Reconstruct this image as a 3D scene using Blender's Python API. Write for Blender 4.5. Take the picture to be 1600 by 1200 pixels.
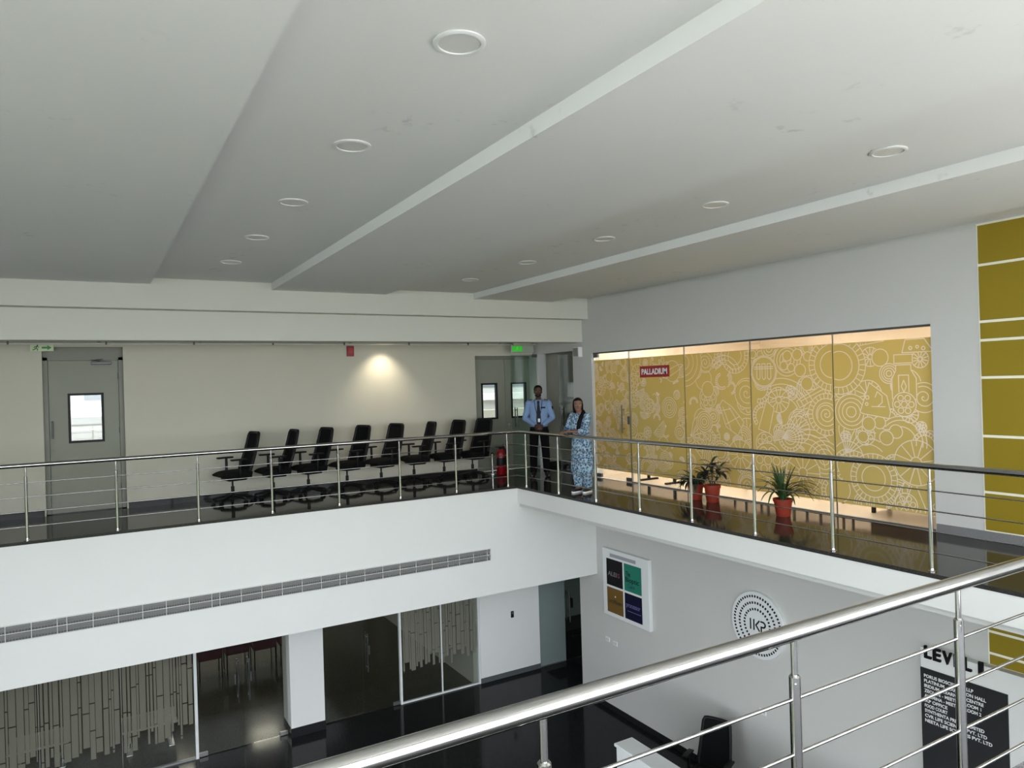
import bpy, bmesh, math, random
from mathutils import Vector, Matrix
random.seed(7)
for _o in list(bpy.data.objects): bpy.data.objects.remove(_o)
scene = bpy.context.scene
COL = scene.collection
PI = math.pi

# ------------------------------------------------------------------ camera
yaw, pitch, roll, focal_px = 0.52854, -0.00061, -0.02961, 1126.35
cam_data = bpy.data.cameras.new('camera')
cam = bpy.data.objects.new('camera', cam_data); COL.objects.link(cam)
fwd = Vector((math.sin(yaw)*math.cos(pitch), math.cos(yaw)*math.cos(pitch), math.sin(pitch)))
rgt0 = Vector((math.cos(yaw), -math.sin(yaw), 0)); up0 = rgt0.cross(fwd)
rgt = rgt0*math.cos(roll) + up0*math.sin(roll); up = -rgt0*math.sin(roll) + up0*math.cos(roll)
cam.matrix_world = Matrix(((rgt.x, up.x, -fwd.x, -6.46933), (rgt.y, up.y, -fwd.y, -10.96422), (rgt.z, up.z, -fwd.z, 1.79654), (0, 0, 0, 1)))
cam_data.sensor_width = 36.0; cam_data.lens = focal_px/1600.0*36.0
cam_data.clip_start = 0.05; cam_data.clip_end = 500
scene.camera = cam

# ------------------------------------------------------------------ daylight and exposure
world = bpy.data.worlds.new('overcast_sky'); scene.world = world; world.use_nodes = True
wb = world.node_tree.nodes['Background']
wb.inputs['Color'].default_value = (0.88, 0.94, 1.0, 1); wb.inputs['Strength'].default_value = 1.45
scene.view_settings.view_transform = 'Standard'; scene.view_settings.look = 'None'
scene.view_settings.gamma = 1.0; scene.view_settings.use_curve_mapping = False
scene.view_settings.exposure = 2.4
scene.cycles.max_bounces = 10; scene.cycles.diffuse_bounces = 6; scene.cycles.glossy_bounces = 5
scene.cycles.transparent_max_bounces = 16; scene.cycles.transmission_bounces = 6
scene.cycles.sample_clamp_indirect = 6.0
scene.cycles.caustics_reflective = True; scene.cycles.caustics_refractive = False

def window_portal(name, loc, rot, sx, sy):
    l = bpy.data.lights.new(name, 'AREA'); l.shape = 'RECTANGLE'; l.size = sx; l.size_y = sy
    l.cycles.is_portal = True
    o = bpy.data.objects.new(name, l); COL.objects.link(o); o.location = loc; o.rotation_euler = rot
    return o
# portals sit in the glazed walls behind and left of the camera and only guide sky light in
window_portal('sky_portal', (-4.7, -12.25, 1.6), (PI/2, 0, 0), 12.4, 3.0)
window_portal('sky_portal', (-4.7, -15.55, -2.35), (PI/2, 0, 0), 12.4, 3.6)
window_portal('sky_portal', (-11.05, -8.8, 1.6), (PI/2, 0, -PI/2), 6.8, 3.0)
window_portal('sky_portal', (-11.05, -10.5, -2.35), (PI/2, 0, -PI/2), 10.0, 3.6)
sun_data = bpy.data.lights.new('sun', 'SUN'); sun_data.energy = 4.2; sun_data.angle = 0.02; sun_data.color = (1.0, 0.96, 0.90)
sun = bpy.data.objects.new('sun', sun_data); COL.objects.link(sun)
sun.rotation_euler = Vector((-0.62, 0.10, -0.78)).to_track_quat('-Z', 'Y').to_euler()

# ------------------------------------------------------------------ mesh helpers
class MB:
    """collects shapes; build() links them as ONE mesh object"""
    def __init__(s): s.v = []; s.f = []
    def add(s, vs, fs):
        o = len(s.v); s.v += [Vector(p) for p in vs]; s.f += [tuple(i+o for i in q) for q in fs]; return s
    def box(s, x0, x1, y0, y1, z0, z1, M=None):
        vs = [Vector((x, y, z)) for z in (z0, z1) for y in (y0, y1) for x in (x0, x1)]
        if M is not None: vs = [M @ p for p in vs]
        return s.add(vs, [(0, 2, 3, 1), (4, 5, 7, 6), (0, 1, 5, 4), (2, 6, 7, 3), (0, 4, 6, 2), (1, 3, 7, 5)])
    def rbox(s, x0, x1, y0, y1, z0, z1, r, M=None, seg=3):
        b = bmesh.new(); bmesh.ops.create_cube(b, size=1)
        for q in b.verts: q.co = Vector(((x0+x1)/2+q.co.x*(x1-x0), (y0+y1)/2+q.co.y*(y1-y0), (z0+z1)/2+q.co.z*(z1-z0)))
        bmesh.ops.bevel(b, geom=list(b.edges), offset=r, segments=seg, profile=0.5, affect='EDGES')
        b.verts.index_update()
        vs = [M @ q.co if M is not None else q.co.copy() for q in b.verts]
        s.add(vs, [tuple(q.index for q in f.verts) for f in b.faces]); b.free(); return s
    def cyl(s, p0, p1, r0, r1=None, n=16, caps=True):
        p0 = Vector(p0); p1 = Vector(p1); r1 = r0 if r1 is None else r1
        d = (p1-p0).normalized(); a = d.orthogonal().normalized(); b = d.cross(a)
        vs = []
        for p, r in ((p0, r0), (p1, r1)):
            vs += [p + (a*math.cos(2*PI*i/n) + b*math.sin(2*PI*i/n))*r for i in range(n)]
        fs = [(i, (i+1) % n, n+(i+1) % n, n+i) for i in range(n)]
        if caps: fs += [tuple(range(n-1, -1, -1)), tuple(range(n, 2*n))]
        return s.add(vs, fs)
    def tube(s, path, rad, n=10, closed=False):
        path = [Vector(p) for p in path]; m = len(path); rad = rad if isinstance(rad, (list, tuple)) else [rad]*m
        vs = []; a = None
        for i, p in enumerate(path):
            if closed: d = path[(i+1) % m]-path[i-1]
            else: d = path[min(i+1, m-1)]-path[max(i-1, 0)]
            d.normalize()
            a = d.orthogonal().normalized() if a is None else (a - d*a.dot(d)).normalized()
            b = d.cross(a)
            vs += [p + (a*math.cos(2*PI*k/n)+b*math.sin(2*PI*k/n))*rad[i] for k in range(n)]
        fs = []
        for i in range(m if closed else m-1):
            j = (i+1) % m
            fs += [(i*n+k, i*n+(k+1) % n, j*n+(k+1) % n, j*n+k) for k in range(n)]
        if not closed: fs += [tuple(range(n-1, -1, -1)), tuple(range((m-1)*n, m*n))]
        return s.add(vs, fs)
    def lathe(s, prof, c=(0, 0, 0), n=24, axis='z'):
        c = Vector(c); vs = []
        for r, h in prof:
            for k in range(n):
                t = 2*PI*k/n; x, y = r*math.cos(t), r*math.sin(t)
                vs.append(c + (Vector((x, y, h)) if axis == 'z' else Vector((h, x, y)) if axis == 'x' else Vector((y, h, x))))
        fs = []
        for i in range(len(prof)-1):
            fs += [(i*n+k, i*n+(k+1) % n, (i+1)*n+(k+1) % n, (i+1)*n+k) for k in range(n)]
        fs += [tuple(range(n-1, -1, -1)), tuple(range((len(prof)-1)*n, len(prof)*n))]
        return s.add(vs, fs)
    def sphere(s, c, r, nu=16, nv=10, M=None):
        c = Vector(c); r = Vector((r, r, r)) if not isinstance(r, (tuple, list, Vector)) else Vector(r)
        vs = []
        for i in range(1, nv):
            t = PI*i/nv
            for k in range(nu):
                q = 2*PI*k/nu
                vs.append(Vector((r.x*math.sin(t)*math.cos(q), r.y*math.sin(t)*math.sin(q), r.z*math.cos(t))))
        vs += [Vector((0, 0, r.z)), Vector((0, 0, -r.z))]
        if M is not None: vs = [M @ p for p in vs]
        vs = [p+c for p in vs]
        T = len(vs)-2; fs = []
        for i in range(nv-2):
            fs += [(i*nu+k, (i+1)*nu+k, (i+1)*nu+(k+1) % nu, i*nu+(k+1) % nu) for k in range(nu)]
        fs += [(T, k, (k+1) % nu) for k in range(nu)]
        o = (nv-2)*nu; fs += [(T+1, o+(k+1) % nu, o+k) for k in range(nu)]
        return s.add(vs, fs)
    def capsule(s, p0, p1, r0, r1=None, n=14):
        r1 = r0 if r1 is None else r1
        p0 = Vector(p0); p1 = Vector(p1); d = (p1-p0).normalized()
        path = []; rad = []
        for i in range(1, 5):
            t = PI/2*i/5; path.append(p0 - d*r0*math.cos(t)); rad.append(r0*math.sin(t))
        path += [p0, p1]; rad += [r0, r1]
        for i in range(4, 0, -1):
            t = PI/2*i/5; path.append(p1 + d*r1*math.cos(t)); rad.append(r1*math.sin(t))
        return s.tube(path, rad, n)
    def loft(s, secs, n=24):
        """secs: (z, cx, cy, rx, ry[, power])"""
        vs = []
        for q in secs:
            z, cx, cy, rx, ry = q[:5]; e = q[5] if len(q) > 5 else 2.0
            for k in range(n):
                t = 2*PI*k/n; a, b = math.cos(t), math.sin(t)
                vs.append((cx+rx*math.copysign(abs(a)**(2/e), a), cy+ry*math.copysign(abs(b)**(2/e), b), z))
        m = len(secs); fs = []
        for i in range(m-1):
            fs += [(i*n+k, i*n+(k+1) % n, (i+1)*n+(k+1) % n, (i+1)*n+k) for k in range(n)]
        fs += [tuple(range(n-1, -1, -1)), tuple(range((m-1)*n, m*n))]
        return s.add(vs, fs)
    def prism(s, poly, f0, f1):
        """poly: 2-D points; f0, f1 map (a, b) to 3-D for the two faces"""
        n = len(poly)
        vs = [f0(a, b) for a, b in poly] + [f1(a, b) for a, b in poly]
        fs = [(i, (i+1) % n, n+(i+1) % n, n+i) for i in range(n)] + [tuple(range(n-1, -1, -1)), tuple(range(n, 2*n))]
        return s.add(vs, fs)
    def xform(s, M):
        s.v = [M @ p for p in s.v]; return s
    def build(s, name, mat, parent=None, smooth=False, origin=None, mods=None):
        off = Vector(origin) if origin is not None else Vector((0, 0, 0))
        me = bpy.data.meshes.new(name)
        me.from_pydata([tuple(p-off) for p in s.v], [], s.f)
        bm = bmesh.new(); bm.from_mesh(me); bmesh.ops.recalc_face_normals(bm, faces=list(bm.faces)); bm.to_mesh(me); bm.free()
        me.materials.append(mat)
        o = bpy.data.objects.new(name, me); COL.objects.link(o); o.location = off
        if parent is not None: o.parent = parent
        if smooth: shade(me, smooth if not isinstance(smooth, bool) else 40)
        return o

def shade(me, deg=40):
    me.polygons.foreach_set('use_smooth', [True]*len(me.polygons))
    me.set_sharp_from_angle(angle=math.radians(deg))

def tag(o, label, cat, group=None, kind=None):
    o['label'] = label; o['category'] = cat
    if group: o['group'] = group
    if kind: o['kind'] = kind
    return o
def struct(o, label, cat): return tag(o, label, cat, None, 'structure')
def empty(name, loc=(0, 0, 0), rz=0.0):
    o = bpy.data.objects.new(name, None); COL.objects.link(o); o.location = loc; o.rotation_euler = (0, 0, rz)
    o.empty_display_size = 0.1
    return o
def dup(o, parent=None):
    c = o.copy(); COL.objects.link(c); c.parent = parent
    for ch in [k for k in bpy.data.objects if k.parent is o]: dup(ch, c)
    return c
def copy_mesh(o, parent, loc=None):
    c = o.copy(); COL.objects.link(c); c.parent = parent
    if loc is not None: c.location = loc
    return c
def text_mesh(body, size, extrude, offset=0.0, align='LEFT', spacing=1.0):
    cu = bpy.data.curves.new('t', 'FONT'); cu.body = body; cu.size = size; cu.extrude = extrude; cu.offset = offset
    cu.align_x = align; cu.align_y = 'BOTTOM_BASELINE'; cu.space_character = spacing; cu.resolution_u = 3
    o = bpy.data.objects.new('t', cu); COL.objects.link(o)
    dg = bpy.context.evaluated_depsgraph_get(); me = bpy.data.meshes.new_from_object(o.evaluated_get(dg))
    bpy.data.objects.remove(o); bpy.data.curves.remove(cu)
    return me
def text_obj(name, body, size, M, mat, parent=None, extrude=0.002, offset=0.0, align='LEFT', width=None, spacing=1.0):
    """lettering in a local frame: x reads along, y up, z out of the surface"""
    me = text_mesh(body, size, extrude, offset, align, spacing)
    if width:
        xs = [v.co.x for v in me.vertices]; k = width/(max(xs)-min(xs)); x0 = min(xs)
        for v in me.vertices: v.co.x = (v.co.x-x0)*k
    me.transform(M); me.name = name
    me.materials.clear(); me.materials.append(mat)
    o = bpy.data.objects.new(name, me); COL.objects.link(o)
    if parent is not None: o.parent = parent
    return o
def on_right_wall(x, y, z):   # frame on a wall facing -X: reading direction -Y
    return Matrix(((0, 0, -1, x), (-1, 0, 0, y), (0, 1, 0, z), (0, 0, 0, 1)))
def on_back_wall(x, y, z):    # frame on a wall facing -Y: reading direction +X
    return Matrix(((1, 0, 0, x), (0, 0, -1, y), (0, 1, 0, z), (0, 0, 0, 1)))

# ------------------------------------------------------------------ materials
def srgb(r, g, b):
    f = lambda c: c/12.92 if c <= 0.04045 else ((c+0.055)/1.055)**2.4
    return (f(r/255), f(g/255), f(b/255), 1)
def mat(name, col, rough=0.5, metal=0.0, spec=0.5, noise=None, bump=None, emit=None, coat=0.0):
    """noise: (scale, amount[, detail]) varies the base colour; bump: (scale, strength)"""
    m = bpy.data.materials.new(name); m.use_nodes = True
    nt = m.node_tree; N = nt.nodes; L = nt.links; b = N['Principled BSDF']
    b.inputs['Roughness'].default_value = rough; b.inputs['Metallic'].default_value = metal
    b.inputs['Specular IOR Level'].default_value = spec; b.inputs['Coat Weight'].default_value = coat
    b.inputs['Base Color'].default_value = col
    tc = N.new('ShaderNodeTexCoord')
    nz = N.new('ShaderNodeTexNoise'); L.new(tc.outputs['Object'], nz.inputs['Vector'])
    sc, am = (noise[0], noise[1]) if noise else (6.0, 0.03)
    nz.inputs['Scale'].default_value = sc; nz.inputs['Detail'].default_value = noise[2] if noise and len(noise) > 2 else 4
    mx = N.new('ShaderNodeMix'); mx.data_type = 'RGBA'
    mx.inputs['A'].default_value = tuple(max(0, c*(1-am)) for c in col[:3])+(1,)
    mx.inputs['B'].default_value = tuple(min(1, c*(1+am)) for c in col[:3])+(1,)
    L.new(nz.outputs['Fac'], mx.inputs['Factor']); L.new(mx.outputs['Result'], b.inputs['Base Color'])
    if bump:
        n2 = N.new('ShaderNodeTexNoise'); n2.inputs['Scale'].default_value = bump[0]; L.new(tc.outputs['Object'], n2.inputs['Vector'])
        bp = N.new('ShaderNodeBump'); bp.inputs['Strength'].default_value = bump[1]; bp.inputs['Distance'].default_value = 0.01
        L.new(n2.outputs['Fac'], bp.inputs['Height']); L.new(bp.outputs['Normal'], b.inputs['Normal'])
    if emit:
        b.inputs['Emission Color'].default_value = emit[0]; b.inputs['Emission Strength'].default_value = emit[1]
    return m
def glass_mat(name, tint, gloss=1.0, ior=1.5):
    m = bpy.data.materials.new(name); m.use_nodes = True; nt = m.node_tree; N = nt.nodes; L = nt.links
    N.remove(N['Principled BSDF'])
    t = N.new('ShaderNodeBsdfTransparent'); t.inputs['Color'].default_value = tint
    g = N.new('ShaderNodeBsdfGlossy'); g.inputs['Roughness'].default_value = 0.02; g.inputs['Color'].default_value = (gloss, gloss, gloss, 1)
    fr = N.new('ShaderNodeFresnel'); ge = N.new('ShaderNodeNewGeometry')
    mi = N.new('ShaderNodeMix'); mi.inputs['A'].default_value = ior; mi.inputs['B'].default_value = 1.0/ior   # thin sheet: same Fresnel from either side
    L.new(ge.outputs['Backfacing'], mi.inputs['Factor']); L.new(mi.outputs['Result'], fr.inputs['IOR'])
    mx = N.new('ShaderNodeMixShader')
    L.new(fr.outputs['Fac'], mx.inputs['Fac']); L.new(t.outputs['BSDF'], mx.inputs[1]); L.new(g.outputs['BSDF'], mx.inputs[2])
    L.new(mx.outputs['Shader'], N['Material Output'].inputs['Surface'])
    return m
def film_mat(name, col, trans, clear=0.0, rough=0.5):
    """printed window film: diffuse, lets some light through diffusely"""
    m = bpy.data.materials.new(name); m.use_nodes = True; nt = m.node_tree; N = nt.nodes; L = nt.links
    N.remove(N['Principled BSDF'])
    tc = N.new('ShaderNodeTexCoord'); nz = N.new('ShaderNodeTexNoise'); nz.inputs['Scale'].default_value = 3
    L.new(tc.outputs['Object'], nz.inputs['Vector'])
    mc = N.new('ShaderNodeMix'); mc.data_type = 'RGBA'
    mc.inputs['A'].default_value = tuple(c*0.95 for c in col[:3])+(1,); mc.inputs['B'].default_value = col
    L.new(nz.outputs['Fac'], mc.inputs['Factor'])
    d = N.new('ShaderNodeBsdfDiffuse'); t = N.new('ShaderNodeBsdfTranslucent')
    L.new(mc.outputs['Result'], d.inputs['Color']); L.new(mc.outputs['Result'], t.inputs['Color'])
    mx = N.new('ShaderNodeMixShader'); mx.inputs['Fac'].default_value = trans
    L.new(d.outputs['BSDF'], mx.inputs[1]); L.new(t.outputs['BSDF'], mx.inputs[2])
    tr = N.new('ShaderNodeBsdfTransparent'); m2 = N.new('ShaderNodeMixShader'); m2.inputs['Fac'].default_value = clear
    L.new(mx.outputs['Shader'], m2.inputs[1]); L.new(tr.outputs['BSDF'], m2.inputs[2])
    L.new(m2.outputs['Shader'], N['Material Output'].inputs['Surface'])
    return m
def granite(name, c0, c1, rough, scale=140, spec=0.5):
    m = bpy.data.materials.new(name); m.use_nodes = True; nt = m.node_tree; N = nt.nodes; L = nt.links; b = N['Principled BSDF']
    b.inputs['Specular IOR Level'].default_value = spec
    tc = N.new('ShaderNodeTexCoord')
    n1 = N.new('ShaderNodeTexNoise'); n1.inputs['Scale'].default_value = scale; n1.inputs['Detail'].default_value = 3
    n2 = N.new('ShaderNodeTexNoise'); n2.inputs['Scale'].default_value = 1.2; n2.inputs['Detail'].default_value = 3
    L.new(tc.outputs['Object'], n1.inputs['Vector']); L.new(tc.outputs['Object'], n2.inputs['Vector'])
    r = N.new('ShaderNodeValToRGB'); r.color_ramp.elements[0].position = 0.4; r.color_ramp.elements[1].position = 0.66
    r.color_ramp.elements[0].color = c0; r.color_ramp.elements[1].color = c1
    L.new(n1.outputs['Fac'], r.inputs['Fac']); L.new(r.outputs['Color'], b.inputs['Base Color'])
    mr = N.new('ShaderNodeMapRange'); mr.inputs['To Min'].default_value = rough*0.6; mr.inputs['To Max'].default_value = rough*1.5
    L.new(n2.outputs['Fac'], mr.inputs['Value']); L.new(mr.outputs['Result'], b.inputs['Roughness'])
    return m
def plaster(name, col, stain=0.0):
    """painted plaster: faint roller texture, optional sparse scuffs with a shape of their own"""
    m = mat(name, col, 0.75, 0, 0.25, (1.3, 0.025, 3), (55, 0.06))
    if stain:
        nt = m.node_tree; N = nt.nodes; L = nt.links; b = N['Principled BSDF']
        src = b.inputs['Base Color'].links[0].from_socket
        tc = N.new('ShaderNodeTexCoord')
        a = N.new('ShaderNodeTexNoise'); a.inputs['Scale'].default_value = 9; a.inputs['Detail'].default_value = 8
        c = N.new('ShaderNodeTexNoise'); c.inputs['Scale'].default_value = 0.9; c.inputs['Detail'].default_value = 1
        L.new(tc.outputs['Object'], a.inputs['Vector']); L.new(tc.outputs['Object'], c.inputs['Vector'])
        ra = N.new('ShaderNodeValToRGB'); ra.color_ramp.elements[0].position = 0.60; ra.color_ramp.elements[1].position = 0.70
        rc = N.new('ShaderNodeValToRGB'); rc.color_ramp.elements[0].position = 0.60; rc.color_ramp.elements[1].position = 0.68
        L.new(a.outputs['Fac'], ra.inputs['Fac']); L.new(c.outputs['Fac'], rc.inputs['Fac'])
        mu = N.new('ShaderNodeMath'); mu.operation = 'MULTIPLY'; L.new(ra.outputs['Color'], mu.inputs[0]); L.new(rc.outputs['Color'], mu.inputs[1])
        m2 = N.new('ShaderNodeMath'); m2.operation = 'MULTIPLY'; m2.inputs[1].default_value = stain; L.new(mu.outputs[0], m2.inputs[0])
        mx = N.new('ShaderNodeMix'); mx.data_type = 'RGBA'; mx.inputs['B'].default_value = tuple(q*0.6 for q in col[:3])+(1,)
        L.new(m2.outputs[0], mx.inputs['Factor']); L.new(src, mx.inputs['A']); L.new(mx.outputs['Result'], b.inputs['Base Color'])
    return m

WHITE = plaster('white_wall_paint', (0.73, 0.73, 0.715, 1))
CEILP = plaster('ceiling_paint', (0.72, 0.725, 0.715, 1), 0.5)
BEAMP = plaster('beam_paint', (0.58, 0.578, 0.52, 1))
CREAM = plaster('corridor_wall_paint', (0.53, 0.51, 0.425, 1))
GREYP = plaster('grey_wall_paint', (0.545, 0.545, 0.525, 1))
MUSTARD = mat('mustard_paint', srgb(138, 118, 18), 0.55, 0, 0.35, (0.8, 0.05))
LINEW = mat('cream_line_paint', srgb(235, 232, 215), 0.6)
GRAN_UP = granite('gallery_granite', (0.018, 0.017, 0.016, 1), (0.060, 0.057, 0.053, 1), 0.08, 140, 0.14)
GRAN_LO = granite('lower_granite', (0.008, 0.008, 0.009, 1), (0.028, 0.029, 0.031, 1), 0.10, 140, 0.12)
GRAN_EDGE = granite('flamed_granite', (0.10, 0.10, 0.105, 1), (0.30, 0.30, 0.30, 1), 0.5, 170)
STEEL = mat('stainless_steel', (0.47, 0.465, 0.455, 1), 0.10, 1.0, 0.5, (40, 0.03))
STEEL_B = mat('brushed_steel', (0.55, 0.55, 0.54, 1), 0.3, 1.0, 0.5, (60, 0.06))
ALU = mat('grey_aluminium', (0.42, 0.43, 0.43, 1), 0.38, 0.9)
DARKFR = mat('dark_grey_frame', (0.10, 0.10, 0.10, 1), 0.4, 0.4)
WFRAME = mat('white_powder_coat', (0.72, 0.73, 0.73, 1), 0.4)
BLACK = mat('black_plastic', (0.006, 0.006, 0.0065, 1), 0.5, 0, 0.25)
BLACKF = mat('black_upholstery', (0.0055, 0.0055, 0.006, 1), 0.85, 0, 0.15, (90, 0.2), (220, 0.25))
BLACKM = mat('black_mesh_fabric', (0.007, 0.007, 0.0075, 1), 0.85, 0, 0.1, (200, 0.3), (350, 0.3))
DOORG = mat('grey_door_paint', srgb(138, 139, 126), 0.5, 0, 0.3)
DOORFR = mat('grey_door_frame', srgb(122, 121, 110), 0.5)
GLASS = glass_mat('clear_glass', (0.95, 0.97, 0.96, 1))
GLASS_G = glass_mat('greenish_glass', (0.84, 0.90, 0.87, 1))
GLASS_D = glass_mat('tinted_glass', (0.74, 0.75, 0.74, 1))
GLASS_F = glass_mat('shopfront_glass', (0.86, 0.88, 0.86, 1))
FILM = film_mat('gold_film', srgb(218, 195, 118), 0.26)
FILML = film_mat('pale_film_print', srgb(250, 234, 212), 0.14)
ETCH = film_mat('etched_film', srgb(150, 148, 135), 0.35, 0.25)
RED = mat('signal_red', srgb(135, 12, 22), 0.4)
SIGNRED = mat('sign_red', srgb(160, 40, 42), 0.45)
TERRA = mat('terracotta_plastic', srgb(138, 50, 34), 0.55, 0, 0.3, (14, 0.12))
SOIL = mat('potting_soil', (0.02, 0.014, 0.01, 1), 0.95, 0, 0.2, (60, 0.5), (80, 0.6))
LEAF_A = mat('spider_leaf', (0.035, 0.075, 0.022, 1), 0.45, 0, 0.4, (9, 0.4))
LEAF_B = mat('dark_leaf', (0.018, 0.038, 0.016, 1), 0.4, 0, 0.4, (9, 0.5))
LEAF_P = mat('purple_leaf', (0.028, 0.020, 0.022, 1), 0.45, 0, 0.4, (9, 0.5))
WTEXT = mat('white_lettering', (0.85, 0.85, 0.85, 1), 0.5)
BTEXT = mat('black_lettering', (0.006, 0.006, 0.007, 1), 0.6, 0, 0.15)
WGLOSS = mat('white_laminate', (0.78, 0.79, 0.80, 1), 0.3)

# ================================================================== the building shell
W = 1.624            # face of the right-hand wall
ZL = -4.24           # lower floor
YB = 2.0             # face of the back walls, both storeys
EDGE = -0.07         # slab edges round the void
YN = -9.362          # line of the near railing
struct(MB().box(-11.3, 6.6, -15.8, 9.2, ZL-0.2, ZL).build('floor', GRAN_LO), 'polished black granite floor of the lower hall', 'floor')
struct(MB().box(-60, 60, -70, 70, -4.7, -4.45).build('ground_outside', mat('lawn_green', (0.055, 0.068, 0.030, 1), 0.95, 0, 0.2, (0.3, 0.3))), 'green lawn outside the building', 'ground')
struct(MB().box(-5.5, 4.5, -19.0, -12.45, -0.45, -0.06).build('bounce_slab', mat('pale_bounce_surface', (0.66, 0.65, 0.62, 1), 0.8)), 'unseen pale slab added outside the near window to bounce light onto the ceiling', 'floor')  # pale slab added out of view; bounces sunlight up to the near ceiling

# galleries: granite on top of a white slab
g = struct(MB().box(-11.0, W, EDGE, 2.3, -0.04, 0.0).box(W, 3.6, 0.30, 2.3, -0.04, 0.0).build('floor_back_gallery', GRAN_UP), 'dark polished granite floor of the far gallery with the office chairs', 'floor')
struct(MB().box(EDGE, W, -12.4, EDGE, -0.04, 0.0).build('floor_right_gallery', GRAN_UP), 'brown reflecting granite floor of the gallery before the gold glass', 'floor')
struct(MB().box(-11.0, EDGE, -12.4, -9.285, -0.04, 0.0).build('floor_near_gallery', GRAN_UP), 'granite floor of the near gallery under the foreground railing', 'floor')
struct(MB().box(-11.0, EDGE, -9.33, -9.275, -0.06, 0.004).build('trim_near_edge', GRAN_EDGE), 'speckled grey granite edging below the foreground railing', 'edging')
struct(MB().box(-11.0, W, EDGE+0.008, 0.16, -1.81, -0.042).box(-11.0, 6.4, 0.16, 9.0, -1.81, -1.55).box(-11.0, W, 0.16, 2.3, -0.30, -0.042).box(W, 3.6, 0.30, 2.3, -0.30, -0.042)
       .build('trim_back_fascia', WHITE), 'tall white fascia of the far gallery with the air grille', 'fascia')
struct(MB().box(EDGE+0.008, W-0.002, -12.4, EDGE+0.006, -0.30, -0.042).build('trim_right_fascia', WHITE), 'narrow white fascia of the right gallery slab', 'fascia')
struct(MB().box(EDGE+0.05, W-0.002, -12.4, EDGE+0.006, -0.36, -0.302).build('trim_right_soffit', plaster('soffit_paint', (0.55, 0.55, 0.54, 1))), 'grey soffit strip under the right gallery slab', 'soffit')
struct(MB().box(-11.0, EDGE+0.008, -12.4, -9.30, -0.42, -0.062).build('trim_near_slab', WHITE), 'white slab edge of the near gallery', 'slab')

# right wall with the glazed opening and the passage opening
wr = MB()
wr.box(W, W+0.2, -15.7, 0.51, ZL, -0.36)
wr.box(W, W+0.2, -12.4, -0.09, -0.36, 0.0)
wr.box(W, W+0.2, -12.4, -6.385, 0.0, 3.6)
wr.box(W, W+0.2, -6.385, -0.075, 2.325, 3.6)
wr.box(W, W+0.2, -0.075, 0.53, 0.0, 3.6)
wr.box(W, W+0.2, 0.53, 1.80, 2.395, 3.6)
wr.box(W, W+0.2, 1.80, 2.3, 0.0, 3.6)
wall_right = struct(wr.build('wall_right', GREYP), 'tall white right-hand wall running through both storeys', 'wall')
# mustard paint panels with pale lines between them
ml = MB().box(W-0.004, W-0.0005, -9.0, -6.895, -1.30, -0.365).box(W-0.004, W-0.0005, -9.0, -6.895, 0.10, 3.33).build('pale_line_ground', LINEW, wall_right)
lines = [3.32, 2.893, 2.299, 2.104, 1.713, 1.099, 0.511, 0.10]
for a, b in zip(lines[:-1], lines[1:]):
    MB().box(W-0.010, W-0.004, -9.0, -6.91, b+0.014, a-0.014).build('panel', MUSTARD, wall_right)
for a, b in ((-0.36, -0.952), (-0.952, -1.182), (-1.182, -1.31)):
    MB().box(W-0.010, W-0.004, -9.0, -6.91, b+0.014, a-0.014).build('panel', MUSTARD, wall_right)
struct(MB().box(W-0.018, W-0.0005, -12.4, -6.40, 0.0, 0.10).build('baseboard_right', GRAN_EDGE), 'speckled granite skirting along the right gallery wall', 'skirting')
struct(MB().box(W-0.018, W-0.0005, -12.4, 0.51, ZL, ZL+0.10).build('baseboard_lower_right', GRAN_LO), 'black granite skirting at the foot of the lower right wall', 'skirting')

# back wall of the gallery: recess for the grey door and for the double door
wb_ = MB()
wb_.box(-11.0, -7.10, YB, YB+0.25, 0, 2.66).box(-7.10, -6.02, YB, YB+0.25, 2.56, 2.66).box(-6.02, 0.25, YB, YB+0.25, 0, 2.66)
wb_.box(0.25, 1.78, YB, YB+0.25, 2.375, 2.66).box(1.78, 3.6, YB, YB+0.25, 0, 2.66)
struct(wb_.build('wall_back', CREAM), 'cream back wall of the far gallery behind the office chairs', 'wall')
struct(MB().box(-11.0, -7.12, YB-0.015, YB-0.0005, 0, 0.10).box(-6.0, 0.23, YB-0.015, YB-0.0005, 0, 0.10).box(1.80, 3.6, YB-0.015, YB-0.0005, 0, 0.10)
       .build('baseboard_back', GRAN_UP), 'dark granite skirting along the cream back wall', 'skirting')
# passage behind the right wall
struct(MB().box(3.4, 3.6, 0.30, YB, 0, 2.66).box(W+0.2, 3.6, 0.10, 0.30, 0, 2.66).build('wall_passage', CREAM), 'side walls of the passage beyond the open glass door', 'wall')

# bulkhead beam, corridor ceiling
struct(MB().box(-11.0, W-0.001, 0.0, 0.3, 2.965, 3.6).build('trim_upper_beam', BEAMP), 'upper cream step of the bulkhead beam under the ceiling', 'beam')
struct(MB().box(-11.0, W-0.001, 0.20, 0.5, 2.545, 2.963).build('trim_lower_beam', BEAMP), 'lower cream step of the bulkhead beam above the far gallery', 'beam')
struct(MB().box(-11.0, W-0.001, 0.5, YB+0.25, 2.66, 2.8).box(W+0.2, 3.6, 0.1, YB+0.25, 2.66, 2.8).box(-4.9, -2.9, 1.15, YB-0.002, 2.615, 2.66).build('ceiling_corridor', CREAM), 'low ceiling of the far gallery corridor', 'ceiling')

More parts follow.
